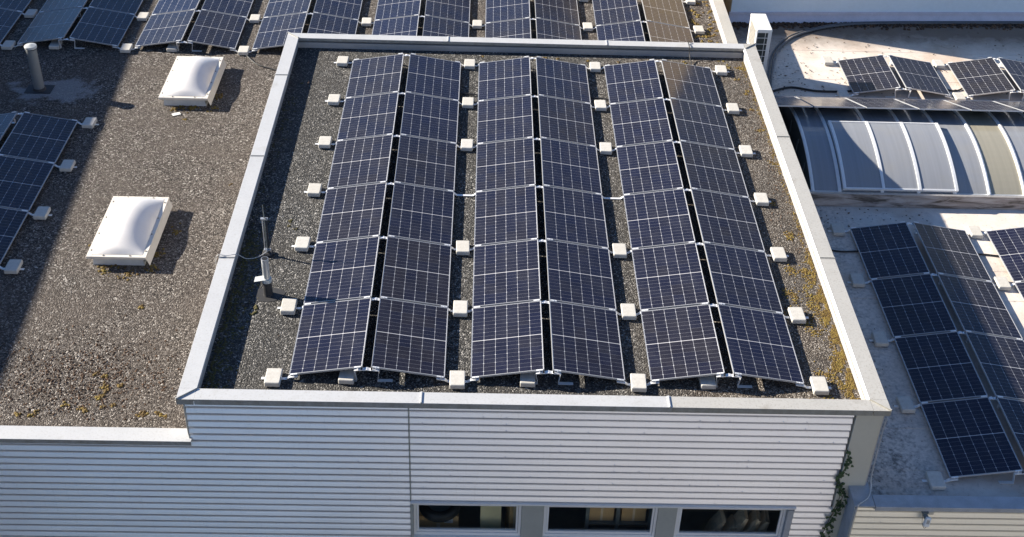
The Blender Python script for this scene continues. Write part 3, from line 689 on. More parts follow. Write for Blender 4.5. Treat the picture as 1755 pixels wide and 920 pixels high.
bm_ = MB(); bm_.cbox((-.118, -.175, 0), (.118, .175, .078), .010)
proto_block = bm_.build('ballast_block', M['concrete'], None); used_block = [False]
def place_block(x, y, z, label, group, rz=0.0):
    o = proto_block
    if used_block[0]: o = proto_block.copy(); COL.objects.link(o)
    used_block[0] = True
    o.location = (x + rnd.uniform(-.008, .008), y + rnd.uniform(-.02, .02), z); o.rotation_euler = (0, 0, rz + rnd.uniform(-.035, .035))
    tag(o, label, 'concrete block', group); return o

ORD = ['first', 'second', 'third', 'fourth', 'fifth', 'sixth', 'seventh', 'eighth']
def array(x0, y0, zroof, pitch, tents, where, tentname, panels, seams, rows_from='front'):
    """panels: iterable of (tent, slope, row); seams: (tent, seam index); y of seam k = y0 + k * PITCH_Y"""
    z = zroof + .10
    for (t, s, r) in panels:
        xx = x0 + t * pitch; y = y0 + r * PITCH_Y + .020
        lab = 'dark blue solar panel, %s from front, %s slope of the %s, %s' % (ORD[r - min(p[2] for p in panels if p[0] == t and p[1] == s)], 'left' if s == 0 else 'right', tentname[t], where)
        if s == 0: place_panel((xx, y, z), (0, -TILT, 0), lab, 'solar panels on the ' + where)
        else: place_panel((xx + PX + GAP, y, z + DZ), (0, TILT, 0), lab, 'solar panels on the ' + where)

# --- raised roof
where = 'raised roof'
tn = {0: 'left ridge', 1: 'middle ridge', 2: 'right ridge'}
array(0, 0, 0, PITCH, 3, where, tn, [(t, s, r) for t in range(3) for s in (0, 1) for r in range(6)], None)
VAL = PITCH - (2 * PX + GAP)
for t in range(3):
    for k in range(7):
        key = ('m', t)
        place_bracket(key, .43 if t == 0 else VAL / 2 + .001, .43 if t == 2 else VAL / 2 - .001, (t * PITCH, k * PITCH_Y + (.012 if k == 0 else -.002), 0),
                      'aluminium panel bracket, %s from front, under the %s of the raised roof' % (ORD[k], tn[t]), 'panel brackets on the raised roof')
        xs = []
        if t == 0: xs.append((-.235, 'left of the left ridge'))
        if t < 2 and k != 3: xs.append((t * PITCH + 2 * PX + GAP + VAL / 2, 'between %s and %s' % (tn[t], tn[t + 1])))
        if t == 2: xs.append((2 * PITCH + 2 * PX + GAP + .235, 'right of the right ridge'))
        for x, nm in xs:
            place_block(x, k * PITCH_Y + .0, .021, 'pale concrete block %s on the raised roof, %s from front' % (nm, ORD[k] if not (k > 3 and t < 2 and x > 0) else ORD[k - 1]), 'ballast blocks on the raised roof')
    place_block(t * PITCH + PX - .115 - .12, .10, .017, 'pale concrete block under the front end of the %s of the raised roof' % tn[t], 'ballast blocks on the raised roof')

# --- roof behind
X0, Y0, PT = -8.206, 12.77, 2.7777
where = 'rear roof'
tn2 = {-1: 'leftmost ridge', 0: 'second ridge', 1: 'third ridge', 2: 'fourth ridge', 3: 'fifth ridge', 4: 'sixth ridge', 5: 'rightmost ridge'}
array(X0, Y0, ZL, PT, 7, where, tn2, [(-1, 1, 0), (-1, 1, 1)] + [(t, s, r) for t in range(6) for s in (0, 1) for r in (0, 1)], None)
V2 = PT - (2 * PX + GAP)
for t in range(-1, 6):
    for k in range(3):
        if k == 2 and t < 4: continue
        place_bracket(('r', t == 5), V2 / 2 + .001, .40 if t == 5 else V2 / 2 - .001, (X0 + t * PT, Y0 + k * PITCH_Y + (.012 if k == 0 else -.002), ZL),
                      'aluminium panel bracket, %s from front, under the %s on the rear roof' % (ORD[k], tn2[t]), 'panel brackets on the roof behind')
        x = X0 + t * PT + 2 * PX + GAP + (V2 / 2 if t < 5 else .235)
        place_block(x, Y0 + k * PITCH_Y, ZL + .021, 'concrete block right of the %s on the rear roof, %s from front' % (tn2[t], ORD[k]), 'ballast blocks on the roof behind')
    if t in (0, 1, 2): place_block(X0 + t * PT + PX - .235, Y0 + .09, ZL + .017, 'concrete block under the front end of the %s on the rear roof' % tn2[t], 'ballast blocks on the roof behind')

# --- left roof
X0, Y0 = -8.183, 9.195
where = 'left roof'
array(X0, Y0, ZL, PITCH, 1, where, {0: 'left-edge ridge'}, [(0, 1, -1), (0, 1, -2), (0, 1, -3), (0, 0, -1)], None)
for k in range(4):
    place_bracket(('l', 0), .43, .43, (X0, Y0 - k * PITCH_Y + (-.012 if k == 0 else -.002), ZL), 'aluminium panel bracket at the %s joint from the back on the left roof' % ORD[k], 'panel brackets on the left roof')
    place_block(X0 + 2 * PX + GAP + .245, Y0 - k * PITCH_Y, ZL + .021, 'concrete ballast block right of the panels on the left roof, %s from the back' % ORD[k], 'ballast blocks on the left roof')

# --- annex roof, near array
X0, Y0, PT = 10.412, 6.562, 2.80
where = 'near annex roof'
array(X0, Y0, ZR, PT, 2, where, {0: 'first ridge', 1: 'second ridge'}, [(0, s, -r) for s in (0, 1) for r in (1, 2, 3, 4)] + [(1, 0, -1), (1, 0, -2)], None)
V3 = PT - (2 * PX + GAP)
for t in (0, 1):
    for k in range(5):
        if t == 1 and k > 1: continue
        place_bracket(('a', t), .43 if t == 0 else V3 / 2 + .001, V3 / 2 - .001, (X0 + t * PT, Y0 - k * PITCH_Y + (-.012 if k == 0 else .012 if k == 4 else -.002), ZR), 'aluminium panel bracket, %s from back, under the %s ridge of the near annex roof' % (ORD[k], ORD[t]), 'panel brackets on the near annex roof')
        if t == 0:
            place_block(X0 - .24, Y0 - k * PITCH_Y, ZR + .021, 'shaded grey concrete block left of the near annex panels, %s from back' % ORD[k], 'ballast blocks on the annex roof')
            if k < 2: place_block(X0 + 2 * PX + GAP + V3 / 2, Y0 - k * PITCH_Y, ZR + .021, 'concrete block between the two ridges on the near annex roof, %s from the back' % ORD[k], 'ballast blocks on the annex roof')

# --- annex roof, far array
X0, Y0, PT = 11.836, 12.387, 2.80
where = 'far annex roof'
array(X0, Y0, ZR, PT, 2, where, {0: 'first ridge', 1: 'second ridge'}, [(0, 0, 0), (0, 1, 0), (1, 0, 0), (1, 1, 0)], None)
for t in (0, 1):
    for k in (0, 1):
        place_bracket(('f', t), .43 if t == 0 else V3 / 2 + .001, V3 / 2 - .001, (X0 + t * PT, Y0 + k * PITCH_Y + (.012 if k == 0 else -.012), ZR), 'aluminium panel bracket at the %s end of the %s ridge on the far annex roof' % (('front', 'back')[k], ORD[t]), 'panel brackets on the far annex roof')
        place_block(X0 + 2 * PX + GAP + V3 / 2 if t == 0 else X0 - .24, Y0 + k * PITCH_Y, ZR + .021, 'concrete block %s on the far annex roof, %s one' % (('between the two ridges' if t == 0 else 'left of the first ridge'), ('front', 'back')[k]), 'ballast blocks on the annex roof')

# ================================================================== barrel rooflight
VY0, VYM, VZ0, VZM = 7.60, 9.60, -1.20, -.69
VR = ((VYM - VY0) ** 2 + (VZM - VZ0) ** 2) / (2 * (VZM - VZ0)); VC = VZM - VR
A0 = math.asin((VYM - VY0) / VR)
def arc(s, dr=0.0): a = A0 * s; return (VYM + (VR + dr) * math.sin(a), VC + (VR + dr) * math.cos(a))     # s in -1..1
VB = (13.0, 9.7, ZR)
vb = thing('barrel_rooflight', 'long barrel rooflight of grey polycarbonate with aluminium ribs on the annex roof', 'rooflight', VB)
m = MB(); y1 = 2 * VYM - VY0
m.prism([(VY0 - .10, ZR + .004), (VY0 - .015, VZ0 - .03), (VY0 + .10, VZ0 - .03), (VY0 + .10, ZR + .004)], 'x', 9.66, 20); m.prism([(y1 - .10, ZR + .004), (y1 - .10, VZ0 - .03), (y1 + .015, VZ0 - .03), (y1 + .10, ZR + .004)], 'x', 9.66, 20)
m.box((9.66, VY0 + .10, ZR + .004), (9.76, y1 - .1, VZ0 - .03))
m.build('upstand', M['stained'], vb, VB)
m = MB(); m.box((9.70, VY0 - .03, VZ0 - .03), (20, VY0 + .06, VZ0 + .012)); m.build('eaves_rail', M['galv'], vb, VB)
rx = [9.83, 10.40] + [11.305 - .0 + .752 * k for k in range(-0, 6)]
rx = [9.83, 10.40, 11.30, 12.07, 12.835, 13.575, 14.33, 15.07, 15.82, 16.57, 17.3]
def strip(mb, xa, xb, s0, s1, dr0, dr1, n=24):
    vs = []; 
    for i in range(n + 1):
        s = s0 + (s1 - s0) * i / n
        (ya, za), (yb, zb) = arc(s, dr0), arc(s, dr1)
        vs += [(xa, ya, za), (xb, ya, za), (xb, yb, zb), (xa, yb, zb)]
    fs = [(0, 3, 2, 1), tuple(4 * n + i for i in (0, 1, 2, 3))]
    for i in range(n):
        a = 4 * i
        for p, q in ((0, 1), (1, 2), (2, 3), (3, 0)): fs.append((a + p, a + q, a + 4 + q, a + 4 + p))
    mb.add(vs, fs)
for i, (a, b) in enumerate(zip(rx, rx[1:])):
    m = MB(); strip(m, a + .002, b - .002, -.995, .995, -.016, 0.0); m.build('glazing_sheet', M['poly_olive'] if i in (5, 7) else M['poly_grey'], vb, VB, smooth=False)
for i, x in enumerate(rx):
    m = MB(); strip(m, x - .034, x + .034, -1.0, 1.0, .001, .026); strip(m, x - .012, x + .012, -1.0, 1.0, .026, .034)
    for s in range(18):
        y_, z_ = arc(-.95 + s * .105, .026)
        for e in (-.023, .023): m.box((x + e - .005, y_ - .006, z_ - .004), (x + e + .005, y_ + .006, z_ + .005))
    m.build('rib', M['alu'], vb, VB)
m = MB(); vs = []; n = 20
for i in range(n + 1):
    y_, z_ = arc(-1 + 2 * i / n, -.02); vs.append((9.80, y_, z_))
m.add(vs + [(9.80, y1, VZ0 - .03), (9.80, VY0, VZ0 - .03)], [tuple(range(n + 3))]); m.build('end_panel', M['ac_dark'], vb, VB)
m = MB()
for y_ in (8.4, 9.2, 10.0): m.box((9.775, y_ - .02, VZ0 - .02), (9.797, y_ + .02, VZM - .12 - abs(y_ - 9.7) * .15))
m.build('end_mullion', M['shelf'], vb, VB)
# raised opening light, three panes wide
vf = MB(); DR = .085; s0, s1 = -.985, .10
xs = [10.49, 11.31, 12.08, 12.86]
s1 = -.02
for x in xs: strip(vf, x - .030, x + .030, s0, s1, DR - .055, DR + .02)
(ya, za) = arc(s1, DR - .05)
m = vf
for xa, xb in zip(xs, xs[1:]):
    strip(vf, xa + .030, xb - .030, s1 - .016, s1, DR - .055, DR + .012, 3); strip(vf, xa + .030, xb - .030, s0, s0 + .016, DR - .055, DR + .012, 3)
fo = vf.build('opening_light', M['alu'], vb, VB)
for xa, xb in zip(xs, xs[1:]):
    m = MB(); strip(m, xa + .031, xb - .031, s0 + .017, s1 - .017, DR - .014, DR); m.build('glazing_sheet', M['poly_grey'], fo)
for c in fo.children: c.location = (-VB[0], -VB[1], -VB[2])

# panels in a single line leaning over the rooflight
tl = R(21.3); FYp, FZp = 9.85, -.40
for k in range(7):
    xp = 14.86 - 1.168 * (5 - k) + .0
    lab = 'solar panel, %s from left in the line lying over the barrel rooflight' % ORD[k]
    X = (xp, FYp, FZp)
    place_panel(X, (-tl, 0, 0), lab, 'solar panels over the barrel rooflight')
def rail_thing(x, k):
    t = thing('panel_support', 'thin metal arm under the panels over the barrel rooflight, %s from left' % ORD[k], 'bracket', (x, 9.7, VZM), 'panel supports over the barrel rooflight')
    m = MB()
    z0 = FZp - .036
    m.prism([(FYp + .05 - 9.7, z0 - VZM - .02), (FYp + .05 - 9.7, z0 - VZM), (FYp + 1.55 - 9.7, z0 - VZM - 1.5 * math.tan(tl)), (FYp + 1.55 - 9.7, z0 - VZM - 1.5 * math.tan(tl) - .02)], 'x', -.02, .02)
    m.build('arm', M['alu'], t)
    m = MB(); yy = FYp + .50; y_ = yy - 9.7; zt = arc((yy - VYM) / (VYM - VY0), .034)[1]
    m.box((-.012, y_ - .012, zt - VZM), (.012, y_ + .012, z0 - .025 - .45 * math.tan(tl) - VZM)); m.build('post', M['alu'], t)
for k, x in enumerate(rx[1:9]): rail_thing(x, k)

# ================================================================== dome skylights
def dome(y0, label):
    x0, x1, y1 = -4.26, -3.18, y0 + 2.02; zt = -.655
    c = ((x0 + x1) / 2, (y0 + y1) / 2, ZL)
    t = thing('dome_skylight', label, 'skylight', c, 'dome skylights on the left roof')
    m = MB(); m.prism([(x0 + .07, ZL), (x1 - .07, ZL), (x1 - .10, zt - .05), (x0 + .10, zt - .05)], 'y', y0 + .09, y1 - .09); m.build('curb', M['curb'], t, c)
    m = MB(); q = .11
    m.box((x0, y0, zt - .055), (x0 + q, y1, zt)); m.box((x1 - q, y0, zt - .055), (x1, y1, zt)); m.box((x0 + q, y0, zt - .055), (x1 - q, y0 + q, zt)); m.box((x0 + q, y1 - q, zt - .055), (x1 - q, y1, zt))
    m.prism([(x1 - .012, zt - .053), (x1 + .002, zt - .053), (x1 + .05, zt - .19), (x1 + .038, zt - .19)], 'y', y0 + .02, y1 - .02)
    m.build('frame', M['cream'], t, c, bevel=.008)
    m = MB(); nx, ny = 24, 36; vs = []
    a0, a1, b0, b1 = x0 + .075, x1 - .075, y0 + .075, y1 - .075
    for j in range(ny + 1):
        for i in range(nx + 1):
            u, v = i / nx * 2 - 1, j / ny * 2 - 1
            h = max(0, math.cos(math.pi / 2 * u)) ** .85 * max(0, math.cos(math.pi / 2 * v)) ** .55
            vs.append((a0 + (a1 - a0) * i / nx, b0 + (b1 - b0) * j / ny, zt + .004 + .25 * h))
    W1 = nx + 1
    m.add(vs, [(j * W1 + i, j * W1 + i + 1, (j + 1) * W1 + i + 1, (j + 1) * W1 + i) for j in range(ny) for i in range(nx)])
    m.build('dome', M['opal'], t, c, smooth=True)
    for px, py in [(x0 + .05, y0 + .2 + k * .54) for k in range(4)] + [(x1 - .05, y0 + .2 + k * .54) for k in range(4)] + [(x0 + .3, y0 + .045), (x1 - .3, y0 + .045), (x0 + .3, y1 - .045), (x1 - .3, y1 - .045)]:
        s = MB(); s.lathe([(.018, -.002), (.018, .010), (.010, .018)], (px, py, zt), 8); s.build('screw_cap', M['screw'], t, c)
    return t
dome(4.02, 'white dome skylight nearer the front edge of the left roof'); dome(10.03, 'white dome skylight farther back, beside the panels of the rear roof')

# ================================================================== pipes and rods
c = (-7.09, 10.72, ZL)
t = thing('vent_pipe', 'tall grey vent pipe with pale cap standing in the shade on the left roof', 'vent pipe', c)
m = MB(); m.lathe([(.115, .0), (.115, 1.00)], c, 28); m.build('pipe', M['pipe_grey'], t, c, smooth=False)
m = MB(); m.lathe([(.100, 1.0), (.100, 1.035)], c, 28); m.build('cap_neck', M['black'], t, c)
m = MB(); m.lathe([(.132, 1.03), (.135, 1.075), (.128, 1.085), (.02, 1.115)], c, 28); m.build('cap', M['pipe_pale'], t, c)
m = MB(); m.lathe([(.15, .002), (.125, .05), (.118, .055)], c, 28); m.box((c[0] - .29, c[1] - .20, ZL + .004), (c[0] + .29, c[1] + .20, ZL + .012)); m.build('base_flashing', M['bitumen'], t, c)

c = (-.633, 2.13, 0)
t = thing('flue_pipe', 'short metal flue on a black base pipe left of the front panels', 'flue', c)
m = MB(); m.lathe([(.088, 0), (.078, .04), (.075, .30)], c, 20); m.build('base_pipe', M['bitumen'], t, c)
m = MB(); m.lathe([(.060, .30), (.060, .745)], c, 20); m.build('tube', M['galv'], t, c)
m = MB(); m.lathe([(.050, .742), (.050, .748)], c, 20); m.build('tube_mouth', M['black'], t, c)
m = MB(); m.lathe([(.080, .28), (.080, .345), (.066, .35)], c, 20); X = Matrix.Translation(c) @ Matrix.Rotation(R(-12), 4, 'Y'); m.box((-.13, -.07, .345), (.10, .07, .352), X); m.build('collar', M['pipe_pale'], t, c)
m = MB(); vs = [(c[0] + .26 * math.cos(a) * (1 + .18 * math.sin(3 * a)), c[1] + .20 * math.sin(a), .006) for a in [k * math.pi / 8 for k in range(16)]]
vs2 = [(x, y, -.01) for x, y, z in vs]; m.add(vs + vs2, [tuple(range(16))] + [(k, k + 16, (k + 1) % 16 + 16, (k + 1) % 16) for k in range(16)]); m.build('base_flashing', M['bitumen'], t, c)

c = (-.812, 3.28, 0)
t = thing('lightning_rod', 'slim dark lightning rod with two stays beside the left parapet', 'lightning rod', c)
m = MB(); m.tube([(c[0], c[1], .02), (c[0], c[1], .80), (c[0] - .005, c[1], 1.03)], [.011, .010, .006], 8); m.build('rod', M['shelf'], t, c)
m = MB(); m.tube([(c[0] + .035, c[1] - .02, .02), (c[0] + .035, c[1] - .02, .78)], .013, 8); m.build('stay', M['bitumen'], t, c)
m = MB(); m.tube([(c[0] - .035, c[1] - .01, .05), (c[0] - .032, c[1] - .01, .76)], .009, 8); m.build('stay', M['wire'], t, c)
m = MB(); m.box((c[0] - .06, c[1] - .035, .74), (c[0] + .06, c[1] + .02, .765)); m.box((c[0] - .055, c[1] - .035, .10), (c[0] + .06, c[1] + .02, .125)); m.build('clamp', M['galv'], t, c)
m = MB(); m.cbox((c[0] - .09, c[1] - .09, 0), (c[0] + .09, c[1] + .09, .06), .02); m.build('foot', M['bitumen'], t, c)
def cable(name, label, cat, pts, r, mt, k=6):
    m = MB(); m.tube(smooth_path(pts, k), r, 8); o = m.build(name, mt, None, pts[0], smooth=True); return tag(o, label, cat)
cable('earth_wire', 'thin grey earth wire running from the lightning rod over the left coping', 'wire', [(-.80, 3.24, .10), (-.95, 3.12, .06), (-1.12, 2.98, .12), (-1.26, 2.90, .262), (-1.42, 2.86, .262), (-1.60, 2.84, .25), (-1.62, 2.84, -.2)], .007, M['wire'])
cable('earth_wire', 'black wire draped over the rear coping beside the right ridge of panels', 'wire', [(7.62, 10.55, .02), (7.55, 10.85, .03), (7.53, 11.15, .10), (7.52, 11.29, .262), (7.52, 11.45, .262), (7.54, 11.58, .22), (7.5, 11.9, -.5), (7.45, 12.4, -.87)], .011, M['cable'])
cable('cable', 'dark cable looping across the gravel left of the rear corner of the raised roof', 'cable', [(-2.75, 12.55, -.86), (-2.45, 12.15, -.87), (-2.1, 11.95, -.87), (-1.75, 11.75, -.86), (-1.60, 11.65, -.86)], .014, M['cable'])
for y, x, nm in ((9.25, 2.25, 'between left and middle ridges'), (9.18, 5.05, 'between middle and right ridges')):
    cable('cable', 'black cable crossing the gap %s near the back' % nm, 'cable', [(x, y + .02, .05), (x + .2, y, .035), (x + .42, y - .03, .035), (x + .62, y - .1, .05)], .018, M['cable'])
cable('cable', 'black cable on the membrane behind the barrel rooflight panels', 'cable', [(9.30, 12.30, -1.47), (9.86, 12.52, -1.475), (10.4, 12.76, -1.475), (11.0, 12.60, -1.475), (11.75, 12.62, -1.475), (12.05, 12.75, -1.47)], .028, M['cable'])
cable('cable', 'black cable reaching the first near annex panel from the raised wall', 'cable', [(9.04, 6.1, -1.43), (9.6, 5.95, -1.475), (10.1, 5.82, -1.475), (10.6, 5.85, -1.46)], .018, M['cable'])
cable('cable', 'black cable bridging the two ridges of the near annex roof', 'cable', [(12.60, 5.75, -1.46), (12.9, 5.82, -1.475), (13.2, 5.78, -1.475), (13.5, 5.72, -1.46)], .018, M['cable'])
cable('cable', 'black cable bridging the two ridges of the far annex roof', 'cable', [(14.1, 12.85, -1.46), (14.4, 12.78, -1.475), (14.6, 12.85, -1.475), (14.75, 13.0, -1.46)], .02, M['cable'])
for dx, r, lb in ((0, .030, 'outer grey refrigerant pipe curving from the air conditioner to the back wall'), (-.085, .024, 'inner grey refrigerant pipe curving from the air conditioner to the back wall')):
    cable('refrigerant_pipe', lb, 'pipe', [(9.80 + dx, 12.45, -1.46), (9.93 + dx, 12.95, -1.46), (10.08 + dx, 13.6, -1.46), (10.36 + dx, 14.59 - dx * .3, -1.46), (10.9 + dx * .6, 15.46 - dx, -1.46), (11.6, 16.0 - dx, -1.46), (12.4, 16.33 - dx, -1.46), (13.4, 16.50 - dx, -1.46), (15.5, 16.64 - dx, -1.46), (18, 16.78 - dx, -1.46)], r, M['cable_grey'])

# ================================================================== air conditioner
c = (9.53, 13.20, ZR)
t = thing('air_conditioner', 'tall white air conditioner outdoor unit behind the rear right corner of the raised roof', 'air conditioner', c)
x0, x1, y0, y1, z0, z1 = 9.35, 9.71, 12.76, 13.67, -1.40, .03
m = MB(); m.box((x0, y0 + .012, z0), (x1, y1, z1 - .05)); m.cbox((x0 - .008, y0 - .004, z1 - .05), (x1 + .008, y1 + .006, z1), .012)
m.box((x1 - .085, y0, z0), (x1, y0 + .012, z1 - .05)); m.box((x0, y0, z0), (x0 + .028, y0 + .012, z1 - .05)); m.box((x0 + .028, y0, z1 - .085), (x1 - .085, y0 + .012, z1 - .05))
m.build('casing', M['ac_white'], t, c, bevel=.005)
m = MB(); m.box((x0 + .029, y0 + .004, z0), (x1 - .086, y0 + .0115, z1 - .086)); m.build('coil', M['ac_dark'], t, c)
m = MB()
for k in range(8): z = z1 - .22 - k * .16; m.box((x0 + .028, y0 - .003, z), (x1 - .085, y0 + .004, z + .012))
m.box((x1 - .155, y0 - .004, z0), (x1 - .145, y0 + .004, z1 - .085))
m.build('guard_bars', M['ac_white'], t, c)
for zc in (-.32, -1.0):
    m = MB()
    for k in range(9): y = y0 + .14 + k * .075; m.box((x0 - .012, y, zc - .27), (x0 - .004, y + .012, zc + .27))
    for k in range(8): z = zc - .27 + k * .075; m.box((x0 - .014, y0 + .13, z), (x0 - .006, y0 + .77, z + .012))
    m.box((x0 - .004, y0 + .13, zc - .28), (x0 - .0005, y0 + .77, zc + .28))
    m.build('fan_grille', M['screw'], t, c)
for y in (y0 + .12, y1 - .16):
    m = MB(); m.box((x0 - .03, y, ZR), (x1 + .03, y + .06, z0)); m.build('foot', M['bitumen'], t, c)

# ================================================================== small things
c = (9.865, -1.10, -1.52)
t = thing('motion_sensor', 'small white motion sensor on a bracket below the annex coping', 'sensor', c)
X = Matrix.Translation((9.875, -1.23, -1.585)) @ Matrix.Rotation(R(-14), 4, 'X') @ Matrix.Rotation(R(8), 4, 'Y')
m = MB(); m.box((9.80, -1.15, -1.515), (9.90, -1.10, -1.49)); m.box((9.825, -1.22, -1.56), (9.885, -1.10, -1.515)); m.build('bracket', M['shelf'], t, c)
m = MB(); m.cbox((-.045, -.04, -.09), (.045, .03, .07), .012, X); m.build('housing', M['ac_white'], t, c, bevel=.004)
m = MB(); m.box((-.022, -.043, -.035), (.022, -.0405, .035), X); m.build('lens', M['screw'], t, c)
m = MB(); m.box((9.905, -1.14, -1.545), (9.985, -1.105, -1.485)); m.build('junction_box', M['cladding_cream'], t, c)
m = MB(); m.tube(smooth_path([(9.815, -1.13, -1.5), (9.82, -1.2, -1.66), (9.86, -1.24, -1.74), (9.89, -1.24, -1.69)]), .004, 6); m.build('lead', M['bitumen'], t, c)

cable('conduit', 'grey conduit running down the corner panel and over the annex coping', 'conduit', [(9.03, -.72, .10), (9.02, -.715, -.2), (9.03, -.72, -.9), (9.045, -.72, -1.20), (9.05, -.80, -1.33), (8.98, -.95, -1.375), (8.86, -1.06, -1.372), (8.775, -1.13, -1.40), (8.755, -1.14, -1.8), (8.755, -1.14, -3)], .012, M['wire'])
m = MB(); m.box((-.09, -.055, 0), (.09, .055, .004), Matrix.Rotation(.5, 4, 'Z')); o = m.build('roof_tile_sample', M['label_white'], None, (0, 0, 0)); o.name = 'white_plate'; o.location = (-3.83, 9.72, ZL + .012)
tag(o, 'small white plate lying on the gravel in front of the farther dome skylight', 'plate')

# ivy
c = (8.60, FY, -2.9)
t = thing('ivy_plant', 'dark green ivy climbing the cladding beside the corner panel', 'climbing plant', c)
sp = [(8.52, -3.2), (8.50, -2.7), (8.55, -2.3), (8.60, -1.95), (8.64, -1.6), (8.55, -1.35), (8.52, -1.22), (8.60, -1.05), (8.62, -.85), (8.575, -.62)]
m = MB(); m.tube(smooth_path([(x, FY - .012, z) for x, z in sp]), .006, 6); m.tube(smooth_path([(8.56, FY - .012, -2.2), (8.66, FY - .02, -1.8), (8.70, FY - .02, -1.5)]), .005, 6); m.build('stem', M['stem'], t, c)
m = MB(); path = smooth_path([(x, FY - .03, z) for x, z in sp], 12)
def leaf(p, s, nrm, roll):
    n = Vector(nrm).normalized(); u = n.orthogonal().normalized(); q = Matrix.Rotation(roll, 3, n); u = q @ u; v = n.cross(u)
    pts = [(0, -.5), (.38, -.42), (.55, -.02), (.26, .10), (0, .62), (-.26, .10), (-.55, -.02), (-.38, -.42)]
    vs = [Vector(p) + (u * a + v * b) * s + n * (-.12 * s * abs(a)) for a, b in pts]
    m.add(vs + [Vector(p) + n * .05 * s], [(8, i, (i + 1) % 8) for i in range(8)])
for i in range(230):
    q = path[min(int(abs(rnd.gauss(0, 1)) * .0 + rnd.random() ** 1.0 * len(path)), len(path) - 1)]
    z = q.z; dens = 1.0 if z < -1.35 else .28
    if rnd.random() > dens: continue
    sx = .040 if z < -1.35 else .022
    leaf((q.x + rnd.gauss(.0, sx) + (.03 if z < -1.35 else 0), FY - .02 - abs(rnd.gauss(0, .035)), z + rnd.uniform(-.05, .05)), rnd.uniform(.035, .065), (rnd.uniform(-.5, .5), -1, rnd.uniform(-.1, .9)), rnd.uniform(0, 6.28))
m.build('leaves', M['ivy'], t, c, flip=True)

# ================================================================== moss, leaves, dirt
ICO = None
def lump(mb, x, y, z, r, h):
    n1 = 6; vs = []; rot_ = rnd.uniform(0, 6.28)
    for j, (rr, hh) in enumerate(((1.0, -.05), (.86, .5), (.45, .92))):
        for i in range(n1):
            a = rot_ + 2 * math.pi * (i + .5 * j) / n1; k = r * rr * rnd.uniform(.75, 1.2); vs.append((x + k * math.cos(a), y + k * math.sin(a), z + h * hh * rnd.uniform(.8, 1.2)))
    vs.append((x, y, z + h)); fs = []
    for j in range(2):
        for i in range(n1): fs.append((j * n1 + i, j * n1 + (i + 1) % n1, (j + 1) * n1 + (i + 1) % n1, (j + 1) * n1 + i))
    fs += [(2 * n1 + i, 2 * n1 + (i + 1) % n1, 3 * n1) for i in range(n1)]
    mb.add(vs, fs)
def clump(mb, cx, cy, z, R_, n, r0=.010, r1=.024):
    # a mat of many small cushions: a few centres, cushions crowd round each
    cs = [(cx + rnd.gauss(0, R_ * .5), cy + rnd.gauss(0, R_ * .5)) for _ in range(max(2, n // 12))]
    for _ in range(n * 2):
        a, b = rnd.choice(cs); r = rnd.uniform(r0, r1)
        x = a + rnd.gauss(0, R_ * .28); y = b + rnd.gauss(0, R_ * .28)
        if z == 0 and x > 8.755: continue
        lump(mb, x, y, z - .002, r, r * rnd.uniform(.5, .9))
mo = MB(); XI = 8.765
y = -.45
while y < 11.1:                                        # along the inside of the right parapet: thick at the front, thin at the back
    d = 1.0 if y < 2.2 else max(.10, 1 - (y - 2.2) / 2.2)
    wave = .55 + .45 * math.sin(y * 3.1 + 1.2 * math.sin(y * 1.7))
    for _ in range(int((230 if y < 2.4 else 110) * d * (.5 + .5 * wave))):
        wdt = (.05 + .20 * wave) * d + .05
        x = XI - .012 - abs(rnd.gauss(0, wdt * .62))
        if x < 8.1 or math.sin(x * 23 + 2.2 * math.sin(y * 6)) + math.sin(y * 11 + 1.7 * math.sin(x * 17)) + (XI - x) * -1.2 < -.95: continue
        r = rnd.uniform(.008, .019); lump(mo, x, y + rnd.uniform(-.05, .05), -.002, r, r * rnd.uniform(.5, .9))
    y += .1
for cx, cy, rr, n in ((8.28, 1.55, .20, 60), (8.18, 2.25, .22, 70), (8.45, 3.1, .16, 50), (8.35, .35, .10, 16), (8.2, -.35, .22, 40), (8.52, 4.2, .14, 36), (8.45, 5.3, .12, 18), (8.5, 10.75, .16, 40), (8.62, 9.6, .10, 20), (8.58, 8.9, .08, 14), (8.6, 8.0, .10, 16), (8.64, 6.7, .10, 16), (8.50, 10.3, .08, 10)): clump(mo, cx, cy, 0, rr, n)
for x, n in ((3.9, 6), (4.3, 5), (4.55, 7), (4.05, 4), (5.25, 10), (5.9, 4), (7.4, 6), (8.2, 6), (2.85, 5), (6.6, 3)): clump(mo, x, 11.02 + rnd.uniform(-.05, .05), 0, .06, n, .012, .03)
for x, n in ((1.02, 8), (3.05, 8), (4.9, 5), (6.6, 10), (6.9, 6), (7.75, 26), (8.0, 20)): clump(mo, x, -.38, 0, .09, n, .012, .03)
tag(mo.build('moss', M['moss'], None, smooth=True), 'ochre moss growing in the gravel along the right parapet of the raised roof', 'moss', kind='stuff')
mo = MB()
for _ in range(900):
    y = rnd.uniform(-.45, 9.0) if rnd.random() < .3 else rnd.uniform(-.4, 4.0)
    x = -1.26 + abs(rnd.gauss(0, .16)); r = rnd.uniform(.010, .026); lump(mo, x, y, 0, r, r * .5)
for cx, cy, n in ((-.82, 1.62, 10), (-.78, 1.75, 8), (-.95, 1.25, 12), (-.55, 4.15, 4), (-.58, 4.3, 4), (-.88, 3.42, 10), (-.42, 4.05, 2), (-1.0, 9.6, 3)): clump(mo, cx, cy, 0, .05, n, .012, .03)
tag(mo.build('moss', M['moss_shaded'], None, smooth=True), 'patches of moss in the shade along the left parapet of the raised roof', 'moss', kind='stuff')
mo = MB()
